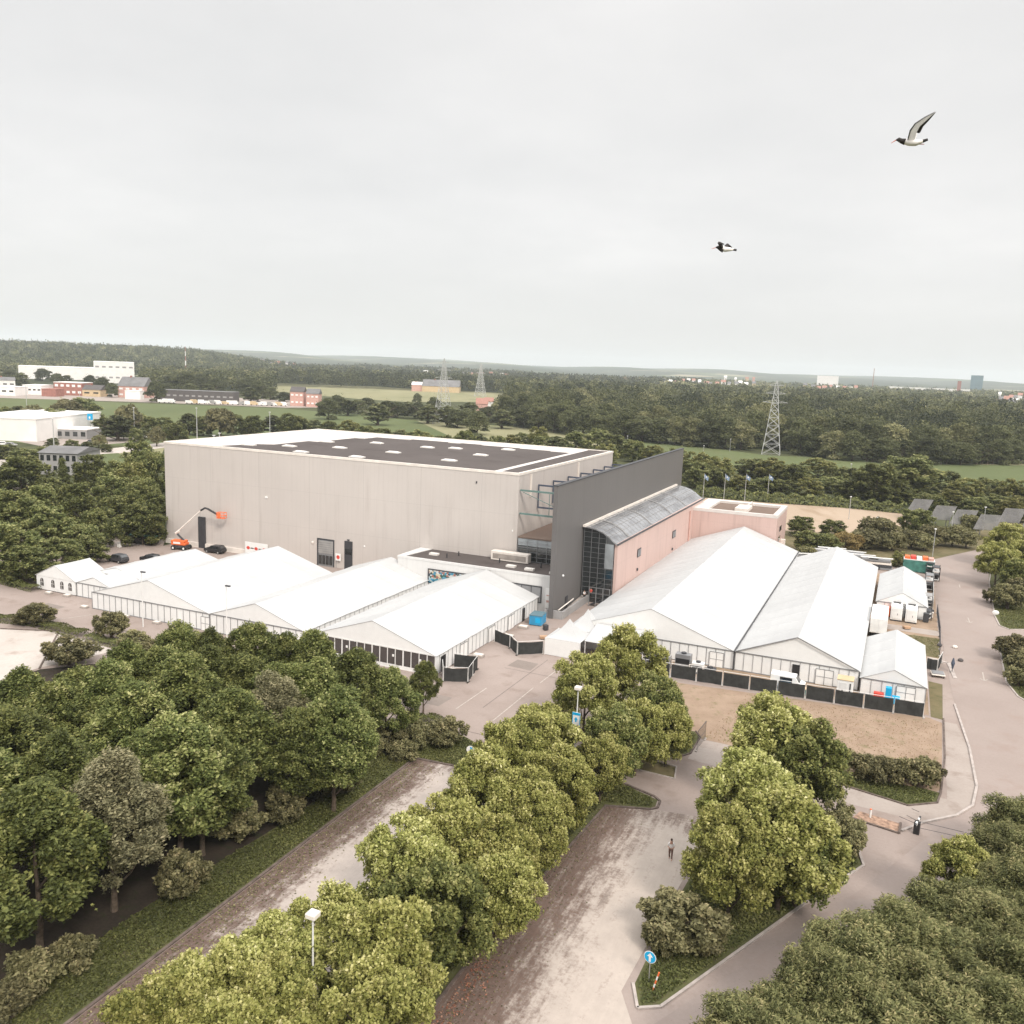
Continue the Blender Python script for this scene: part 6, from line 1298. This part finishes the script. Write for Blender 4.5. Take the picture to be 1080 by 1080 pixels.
# ground cover standing on the beds (uncountable)
def cover(name, poly, dens, hmax, leaf, mat, label=None, world=False, z0=.03):
    rng = np.random.default_rng(hash_(name + str(poly[0]))); pl = np.array(poly); mn, mx = pl.min(0), pl.max(0)
    n = int((mx[0] - mn[0]) * (mx[1] - mn[1]) * dens); q = rng.uniform(mn, mx, (n, 2)); ins = np.zeros(n, bool); j = len(pl) - 1
    for i in range(len(pl)):
        xi, yi = pl[i]; xj, yj = pl[j]
        c = ((yi > q[:, 1]) != (yj > q[:, 1])) & (q[:, 0] < (xj - xi) * (q[:, 1] - yi) / (yj - yi + 1e-9) + xi); ins ^= c; j = i
    q = q[ins]; n = len(q)
    lump = .5 + .5 * np.sin(q[:, 0] * .9 + np.sin(q[:, 1] * .7)) * np.sin(q[:, 1] * 1.1 + np.sin(q[:, 0] * .6))
    z = z0 + hmax * (.25 + .75 * lump) * rng.uniform(.1, 1, n)
    w = np.column_stack([OX[0] + q[:, 0] * AX[0] + q[:, 1] * BX[0], OX[1] + q[:, 0] * AX[1] + q[:, 1] * BX[1], z])
    nr = rng.normal(size=(n, 3)) * .6 + np.array([0, 0, .8]); nr /= np.linalg.norm(nr, axis=1, keepdims=True); o0 = w[0].copy(); o0[2] = 0
    me = quads_mesh(name, w - o0, nr, leaf * rng.uniform(.5, 1.4, n), .45, .42 + .16 * (lump - .5) + .22 * np.sin(q[:, 0] * .37 + 2 * np.sin(q[:, 1] * .23)) * np.sin(q[:, 1] * .31) + rng.normal(size=n) * .16, mat, rng)
    o = bpy.data.objects.new(name, me); COL.objects.link(o); o.location = o0; return tag(o, label, None, kind='stuff')
cover('ground_ivy', [(94.8, -118), (94.8, -96), (95.9, -84), (96.4, -70), (95.4, -61), (95.9, -58.8), (101.0, -58.4), (105.6, -61), (105.8, -65.0), (99.2, -65.4), (99.1, -118)], 130, .32, .22, 'leaf_cover')
cover('ground_ivy', [(129.5, -88), (129.6, -80), (130.5, -66), (132.2, -61), (135, -59.4), (139.6, -59.6), (141.2, -61.8), (141.9, -65.4), (138.3, -73), (131.0, -88.8), (130.2, -89.7)], 130, .30, .22, 'leaf_cover')
cover('ground_ivy', [(111.3, -112), (111.3, -63), (113, -61.3), (120.4, -61.3), (123.6, -62.6), (123.8, -64.0), (119.5, -65.4), (118.0, -88), (117.5, -112)], 90, .40, .24, 'leaf_cover')
cover('ground_ivy', [(116, -52.6), (116, -45), (123.2, -44.9), (124.1, -46.2), (124.1, -50.4), (123.2, -51.6), (121, -52.6)], 120, .5, .24, 'leaf_cover')
cover('ground_ivy', [(138, -48.3), (146.8, -47.7), (148.3, -48.0), (147.9, -50), (145.6, -51.7), (141.4, -50.7), (137, -49.4)], 130, .3, .22, 'leaf_cover')
cover('grass_tufts', [(160.2, 31.6), (160.2, 25.2), (161.2, 23.6), (164.3, 25.4), (186, 32), (186, 60), (163, 60)], 40, .3, .26, 'leaf_cover')
cover('grass_tufts', [(158.4, -6.9), (159.1, 10), (159.8, 16.6), (161.2, 17.7), (180, 24), (175, -20), (163, -19.4), (159.3, -12.5)], 45, .3, .26, 'leaf_cover')
cover('dry_tufts', [(124.8, -46), (139, -47), (147.6, -48.2), (148.5, -46.5), (149, -27.8), (127, -29.5)], 9, .10, .14, 'leaf_golden')
cover('dry_tufts', [(139.5, 0), (150, 0), (150.2, 10.8), (144, 10.3)], 14, .12, .2, 'leaf_cover')
# leaf litter: scattered dry leaves at the kerbs of the gravel lots
def litter(name, u0, u1, v0, v1, n, mat='litter', sz=.14):
    rng = np.random.default_rng(n); a = np.abs(rng.normal(size=n)) * .45; q = np.column_stack([u0 + (u1 - u0) * np.clip(a, 0, 1.6), rng.uniform(v0, v1, n)])
    w = np.column_stack([OX[0] + q[:, 0] * AX[0] + q[:, 1] * BX[0], OX[1] + q[:, 0] * AX[1] + q[:, 1] * BX[1], np.full(n, .035) + rng.uniform(0, .03, n)])
    nr = rng.normal(size=(n, 3)) * .25 + np.array([0, 0, 1]); nr /= np.linalg.norm(nr, axis=1, keepdims=True); o0 = w[0].copy(); o0[2] = 0
    me = quads_mesh(name, w - o0, nr, sz * rng.uniform(.5, 1.6, n), .6, rng.uniform(.1, .9, n), mat, rng); o = bpy.data.objects.new(name, me); COL.objects.link(o); o.location = o0; tag(o, kind='stuff')
litter('leaf_litter', 118.9, 121, -99, -90, 420); litter('leaf_litter', 119.3, 122.5, -100, -66, 1500, 'leaf_shrub', .12); litter('leaf_litter', 99.7, 103, -112, -66, 3600, 'leaf_shrub', .13)

# hedgerow and tree belts beyond: individual trees
def belt(kinds, spec, lab, group, cat='tree', hv=.12):
    for i, (x, y, h, r) in enumerate(sorted(spec)):
        kd = kinds[i % len(kinds)] if isinstance(kinds, (list, tuple)) else kinds
        px_tree(kd, x, y, h * trng.uniform(1 - hv, 1 + hv * .5), r, lab.format(ORD[i] if i < len(ORD) else ''), group=group, cat=cat)
# behind the hall roof
sp = [(300 + 17 * i + trng.uniform(-4, 4), 438.5 + 1.05 * i * 1.25 + trng.uniform(-3, 4) + (5 if 4 < i < 11 else 0), trng.uniform(9, 12), trng.uniform(5, 6.5)) for i in range(18)]
belt(['mid', 'mid', 'farslim', 'mid', 'midbright'], sp, 'leafy tree rising just behind the hall roof, {} from the left', 'trees just behind the hall roof')
px_tree('midbright', 568, 450, 12, 5.5, 'bright yellow-green tree behind the back corner of the hall')
sp = [(608, 455, 11, 7), (630, 452, 12, 7), (650, 458, 12, 7), (668, 463, 11, 6), (690, 470, 10, 6), (712, 473, 10, 6), (735, 477, 10, 5.5), (752, 481, 10, 5.5), (640, 468, 10, 5), (700, 476, 8, 5)]
belt(['mid', 'mid', 'midbright'], sp, 'leafy tree beyond the steel frames and grey wall, {} from left', 'trees beyond the grey wall')
sp = []
for k in range(14): sp.append((738 + k * 25.5 + trng.uniform(-5, 5), 481 + k * 1.2 + trng.uniform(-3, 5) + (12 if k > 10 else 0), trng.uniform(8, 10), trng.uniform(5.5, 7.5)))
belt(['mid', 'midbright', 'mid', 'midbright'], sp, 'tree in the back row behind the pink wing, {} from the left', 'tree belt behind the pink wing')
sp = []
for k in range(15): sp.append((730 + k * 24.5 + trng.uniform(-5, 5), 492 + k * 2.4 + trng.uniform(-4, 5), trng.uniform(5.5, 7.2), trng.uniform(4.6, 6)))
belt(['mid', 'mid', 'midbright'], sp, 'tree in the front row behind the pink wing, {} from the left', 'tree belt behind the pink wing')
px_tree('mid', 957, 482, 15, 11, 'very broad dark dome-shaped tree in the middle of the belt behind the tan field')
px_tree('mid', 925, 488, 14, 8, 'broad dark tree touching the left side of the dome-shaped tree')
for i, (x, y, h, r, kd) in enumerate(sorted(((878, 549, 5, 3.5, 'mid'), (870, 562, 5, 3.5, 'mid'), (845, 545, 5, 3.5, 'mid'), (853, 560, 5, 3.2, 'mid'), (850, 577, 3.5, 2.5, 'midshrub'), (893, 562, 4.5, 3.6, 'golden'), (928, 548, 6.5, 5.2, 'midshrub'), (912, 560, 4.5, 4, 'midshrub'), (942, 562, 4.5, 3.2, 'midshrub'), (948, 582, 3.4, 1.9, 'midbright'), (967, 537, 7.5, 4.6, 'mid'), (962, 560, 4.4, 3.3, 'midshrub'), (985, 556, 5, 3.6, 'midshrub'), (1005, 556, 5, 3.6, 'midshrub'), (1020, 560, 4.5, 3, 'midshrub'), (975, 565, 3.8, 2.8, 'midshrub'), (1025, 545, 5, 3, 'midshrub')))):
    px_tree(kd, x, y, h, r, f'{dict(mid="dark green", midshrub="grey-green", golden="golden yellow", midbright="yellow-green")[kd]} shrub behind the right-hand tents, {ORD[i]} from the left', cat='shrub', group='planting behind the right-hand tents')
# left distance
sp = [(2, 430, 12, 7), (18, 428, 12, 8), (34, 431, 12, 7), (60, 432, 12, 8), (45, 448, 6, 4), (88, 421, 14, 9), (72, 424, 13, 9), (100, 437, 10, 6), (112, 441, 10, 6), (124, 437, 12, 7), (135, 431, 13, 7), (147, 437, 11, 6), (160, 441, 10, 5), (173, 441, 10, 6), (186, 446, 10, 5), (165, 452, 8, 3.5), (130, 445, 9, 4), (143, 452, 8, 2.6), (150, 451, 8, 3), (56, 462, 6, 3.5), (76, 464, 6, 3), (92, 466, 6.5, 3.6), (104, 460, 5, 3), (112, 468, 4, 2.4), (8, 470, 5, 5), (25, 474, 5, 5), (48, 471, 5, 4), (199, 436, 11, 6), (214, 438, 11, 6), (232, 433, 13, 8), (250, 437, 12, 6), (268, 439, 11, 6), (288, 437, 11, 7)]
belt(['mid', 'mid', 'farslim', 'mid', 'midshrub'], sp, 'garden tree left of and behind the hall, {} from the left', 'trees in the gardens left of the hall')
sp = [(-5, 392, 16, 9), (10, 391, 17, 10), (22, 393, 16, 8), (45, 389, 18, 10), (60, 394, 14, 8), (70, 396, 14, 8), (108, 398, 15, 8), (95, 396, 15, 8), (118, 404, 13, 6), (150, 396, 20, 10), (162, 392, 20, 10), (36, 405, 10, 6), (165, 402, 18, 9), (180, 395, 22, 12), (195, 392, 24, 14), (212, 394, 22, 12), (228, 398, 20, 10), (244, 393, 22, 10), (258, 399, 20, 10), (272, 402, 18, 9), (285, 408, 14, 8), (175, 404, 16, 8), (200, 404, 16, 8), (220, 405, 16, 8), (264, 408, 14, 8), (300, 413, 9, 7), (316, 412, 9, 7)]
belt(['far', 'far', 'farslim', 'far'], sp, 'large dark tree in the far town, {} from the left edge', 'far trees of the left town')
sp = [(346 + i * 10.5, 417 + i * .95 + trng.uniform(-2, 2), trng.uniform(11, 15), trng.uniform(7, 9)) for i in range(16)] + [(495, 423, 15, 8), (458, 418, 13, 6), (440, 414, 12, 5), (515, 428, 12, 8), (530, 430, 13, 8)]
belt(['far', 'far', 'farslim'], sp, 'tree in the hedgerow between the green and pale fields, {} from the left', 'hedgerow between the two fields')

# ------------------------------------------------------------------ far woods
def in_poly(q, pl):
    ins = np.zeros(len(q), bool); j = len(pl) - 1
    for i in range(len(pl)):
        xi, yi = pl[i]; xj, yj = pl[j]; ins ^= ((yi > q[:, 1]) != (yj > q[:, 1])) & (q[:, 0] < (xj - xi) * (q[:, 1] - yi) / (yj - yi + 1e-12) + xi); j = i
    return ins
def poisson(pl, sp_, rng):
    pl = np.array(pl); mn, mx = pl.min(0), pl.max(0); nx, ny = int((mx[0] - mn[0]) / sp_) + 1, int((mx[1] - mn[1]) / sp_) + 1
    gx, gy = np.meshgrid(np.arange(nx), np.arange(ny)); q = np.column_stack([gx.ravel(), gy.ravel()]).astype(float) * sp_ + mn
    q[:, 0] += (gy.ravel() % 2) * sp_ / 2; q += rng.uniform(-.36, .36, q.shape) * sp_; return q[in_poly(q, pl)]
def blob_proto(rng, n, Rr, h, leaf, nl=9):
    P, nr, tone = crown_points(rng, n, Rr, h * .12, h, nl, 'round'); return P, nr, tone, leaf
def wood(name, label, pl, sp_, h, n, leaf, seed, skip=None, hv=.30, tone_v=.24, Rk=.60, shift=0.0):
    rng = np.random.default_rng(seed); q = poisson(pl, sp_, rng)
    if skip is not None: q = q[~skip(q)]
    protos = [crown_points(rng, n, sp_ * Rk, h * .0, h, 5, 'dome') for _ in range(5)]
    Ps, Ns, Ts = [], [], []
    for (x, y) in q:
        P, nr, tn = protos[rng.integers(5)]; a = rng.uniform(0, 6.28); c, s_ = math.cos(a), math.sin(a); k = rng.uniform(1 - hv, 1 + hv); kr = rng.uniform(.75, 1.4)
        R_ = np.array([[c, -s_, 0], [s_, c, 0], [0, 0, 1]]); p = (P * np.array([kr, kr, k])) @ R_.T; p[:, 0] += x; p[:, 1] += y; p[:, 2] += landz(x, y)
        Ps.append(p); Ns.append(nr @ R_.T); Ts.append(tn + shift + rng.normal() * tone_v + (.3 if rng.random() < .04 else 0))
    P = np.vstack(Ps).astype(np.float32); Nn = np.vstack(Ns); T = np.concatenate(Ts); o0 = np.array([q[0][0], q[0][1], 0])
    me = quads_mesh(name, P - o0, Nn, leaf * rng.uniform(.7, 1.4, len(P)), .7, T, 'leaf_far', rng)
    o = bpy.data.objects.new(name, me); COL.objects.link(o); o.location = o0; tag(o, label, None, kind='stuff'); return len(q)
# front edge trees of the big wood stay individuals
FE = [(526, 446), (548, 452), (575, 456), (600, 460), (634, 463.5), (665, 466), (700, 469.5), (735, 472.5), (760, 474.5), (790, 476.5), (815, 477), (840, 479.5), (870, 484), (900, 488), (940, 490), (980, 491.5), (1020, 492.5), (1060, 492), (1100, 491)]
def fe(x):
    for a, b in zip(FE, FE[1:]):
        if a[0] <= x <= b[0]: return a[1] + (b[1] - a[1]) * (x - a[0]) / (b[0] - a[0])
    return FE[-1][1]
cnt = 0; x = 528
while x < 1098:
    p = at(x, fe(x) - 1.5); p = pd(x, math.hypot(*p) + (26 if abs(x - 813) < 24 else 0)); d = math.hypot(*p); hh = trng.uniform(15, 20); kd = trng.choice(['far', 'far', 'far', 'farpale'])
    if x > 920: hh = trng.uniform(11, 14); kd = 'farslim' if trng.random() < .6 else 'far'
    if 500 < x < 560: hh *= .8
    tree(kd, p, hh, 3.2 if kd == 'farslim' else trng.uniform(6.5, 9), f'{ORD[cnt] if cnt < 49 else "a later"} tree from the left along the front edge of the big wood', group='front edge of the big wood')
    cnt += 1; x += (5.6 if kd == 'farslim' else trng.uniform(14, 19)) * 480 / d * 1.05
k2 = 0
for (dd, n_) in ((16, 34), (33, 34)):
    for i in range(n_):
        x = 540 + i * (560 / n_) + trng.uniform(-6, 6); p0 = at(x, fe(min(1099, x)) - 1.5); d = math.hypot(*p0) + dd; p = pd(x, d)
        if TREE_N < 398: tree(trng.choice(['far', 'far', 'farpale']), p, trng.uniform(17, 22), trng.uniform(7, 9), 'broad crowned dark tree inside the big wood, behind its front edge', group='trees inside the big wood')
far_poly = [at(x, fe(x) - 1.5) for x in range(528, 1100, 20)]
def back(lo, d): return [pd(x, d) for x in lo]
def inner(off): return [tuple(np.array(p) * (1 + off / math.hypot(*p))) for p in far_poly]
wood('big_wood', 'deep broadleaf wood behind its own front edge trees', inner(48) + back((1130, 1000, 880, 760, 640, 540), 830), 19, 20, 900, 1.3, 1, skip=lambda q: (np.hypot(q[:, 0] - at(1009, 455)[0], q[:, 1] - at(1009, 455)[1]) < 22))
wood('big_wood', 'farther part of the broadleaf wood towards the town', back((540, 640, 760, 880, 1000, 1130), 825) + back((1130, 1040, 900, 800, 700, 600, 530), 1500), 18, 19, 200, 2.5, 2)
wood('far_wood', 'dark wood behind the pale field', back((285, 330, 400, 470, 560), 1290) + back((560, 470, 400, 330, 285), 1560), 13, 19, 110, 2.4, 3, shift=-.12)
wood('far_wood', 'wood on the ridge at the left', back((-90, 0, 80, 160, 230, 300), 1880) + back((300, 230, 160, 80, 0, -90), 3000), 19, 21, 70, 3.6, 4, shift=-.16)
wood('far_wood', 'mixed woods in the middle distance', back((255, 350, 450, 560, 660, 740), 1700) + back((740, 660, 560, 450, 350, 255), 3300), 27, 19, 70, 4.4, 5, shift=-.1, Rk=.55, skip=lambda q: (np.sin(q[:, 0] * .006) * np.sin(q[:, 1] * .0045) > .25))
wood('far_wood', 'woods between the right-hand town and the big wood', back((700, 800, 900, 1000, 1130), 1500) + back((1130, 1000, 900, 800, 700), 3400), 27, 18, 60, 4.6, 6, Rk=.55, skip=lambda q: (np.sin(q[:, 0] * .007 + 1) * np.sin(q[:, 1] * .005) > .1))
wood('far_wood', 'grove behind the long dark showroom', back((150, 200, 250, 290), 980) + back((290, 250, 200, 150), 1500), 13, 19, 110, 2.2, 7)
wood('far_wood', 'distant tree lines below the ridge', back((-60, 20, 100, 150), 1450) + back((150, 100, 20, -60), 1880), 20, 16, 70, 3.2, 8, skip=lambda q: (np.sin(q[:, 0] * .02) * np.sin(q[:, 1] * .015) > .1))

# ------------------------------------------------------------------ air
m = MB(); m.box(-14200, 14200, -14200, 14200, -1.0, 230); hz = m.build('haze', 'kerb'); tag(hz, kind='stuff')
mt, nt, out = newmat('haze_air'); pv = N(nt, 'ShaderNodeVolumePrincipled'); pv.inputs['Color'].default_value = (.90, .96, 1.0, 1); pv.inputs['Density'].default_value = 9e-5; pv.inputs['Anisotropy'].default_value = .0
nt.links.new(pv.outputs[0], out.inputs['Volume']); hz.data.materials[0] = mt
hz.visible_shadow = True

# ------------------------------------------------------------------ sky, sun, camera
wd = bpy.data.worlds.new('World'); scn.world = wd; wd.use_nodes = True; nt = wd.node_tree; nt.nodes.clear()
out = nt.nodes.new('ShaderNodeOutputWorld'); bg = nt.nodes.new('ShaderNodeBackground'); nt.links.new(bg.outputs[0], out.inputs['Surface'])
SUN_EL, SUN_AZ = R(40), R(156)      # azimuth clockwise from +Y: light from the right, slightly behind the camera
sky = N(nt, 'ShaderNodeTexSky', sky_type='NISHITA'); sky.sun_disc = False; sky.sun_elevation = SUN_EL; sky.sun_rotation = SUN_AZ
tc = N(nt, 'ShaderNodeTexCoord'); sp_ = N(nt, 'ShaderNodeSeparateXYZ'); nt.links.new(tc.outputs['Generated'], sp_.inputs[0])
zz = mth(nt, 'ADD', mth(nt, 'MAXIMUM', sp_.outputs['Z'], 0.0), .16)
cx = N(nt, 'ShaderNodeCombineXYZ'); nt.links.new(mth(nt, 'DIVIDE', sp_.outputs['X'], zz), cx.inputs[0]); nt.links.new(mth(nt, 'DIVIDE', sp_.outputs['Y'], zz), cx.inputs[1])
n1 = noise(nt, cx.outputs[0], .8, 6, .55); n2 = noise(nt, cx.outputs[0], .25, 3, .5)
f = mth(nt, 'ADD', mth(nt, 'MULTIPLY', n1, .5), mth(nt, 'MULTIPLY', n2, .5))
cloud = ramp(nt, f, [(.36, (.655, .650, .642)), (.50, (.735, .724, .712)), (.62, (.825, .808, .792))])
low = sstep(nt, sp_.outputs['Z'], .0, .16)
cloud = mix(nt, low, (.655, .648, .636), cloud)
# the cloud deck keeps a trace of the clear-sky colour above it
skym = mix(nt, 1.0, sky.outputs[0], (.10, .10, .10), 'MULTIPLY')
col = mix(nt, .06, cloud, skym)
# an overcast deck is brighter overhead than towards the horizon
gain = mth(nt, 'ADD', 1.0, mth(nt, 'MULTIPLY', sstep(nt, sp_.outputs['Z'], .34, .85), 1.65))
gv = N(nt, 'ShaderNodeCombineXYZ')
for i_ in range(3): nt.links.new(gain, gv.inputs[i_])
col = mix(nt, 1.0, col, gv.outputs[0], 'MULTIPLY')
nt.links.new(col, bg.inputs['Color']); bg.inputs['Strength'].default_value = 1.0
ld = bpy.data.lights.new('sun', 'SUN'); ld.energy = 2.2; ld.angle = R(13); ld.color = (1, .93, .84)
lo = bpy.data.objects.new('sun', ld); COL.objects.link(lo)
dv = Vector((math.sin(SUN_AZ) * math.cos(SUN_EL), math.cos(SUN_AZ) * math.cos(SUN_EL), math.sin(SUN_EL)))
lo.rotation_euler = dv.to_track_quat('Z', 'Y').to_euler()
cd = bpy.data.cameras.new('camera'); cam = bpy.data.objects.new('camera', cd); COL.objects.link(cam); scn.camera = cam
cd.sensor_fit = 'HORIZONTAL'; cd.sensor_width = 36; cd.lens = 36 * F / 1080; cd.clip_end = 60000; cd.clip_start = .5
fw = Vector((0, math.cos(PITCH), -math.sin(PITCH))); upv = Vector((0, math.sin(PITCH), math.cos(PITCH))); rt = Vector((1, 0, 0))
c_, s_ = math.cos(ROLL), math.sin(ROLL)
X_ = rt * c_ + upv * s_; Y_ = upv * c_ - rt * s_
cam.matrix_world = Matrix(((X_.x, Y_.x, -fw.x, 0), (X_.y, Y_.y, -fw.y, 0), (X_.z, Y_.z, -fw.z, HC), (0, 0, 0, 1)))
scn.view_settings.view_transform = 'Standard'; scn.view_settings.look = 'None'; scn.view_settings.exposure = .29; scn.view_settings.gamma = 1
scn.cycles.max_bounces = 6; scn.cycles.diffuse_bounces = 3; scn.cycles.glossy_bounces = 2; scn.cycles.transmission_bounces = 3; scn.cycles.volume_bounces = 1; scn.cycles.transparent_max_bounces = 4
print('TREES', TREE_N, 'OBJECTS', len(bpy.data.objects))
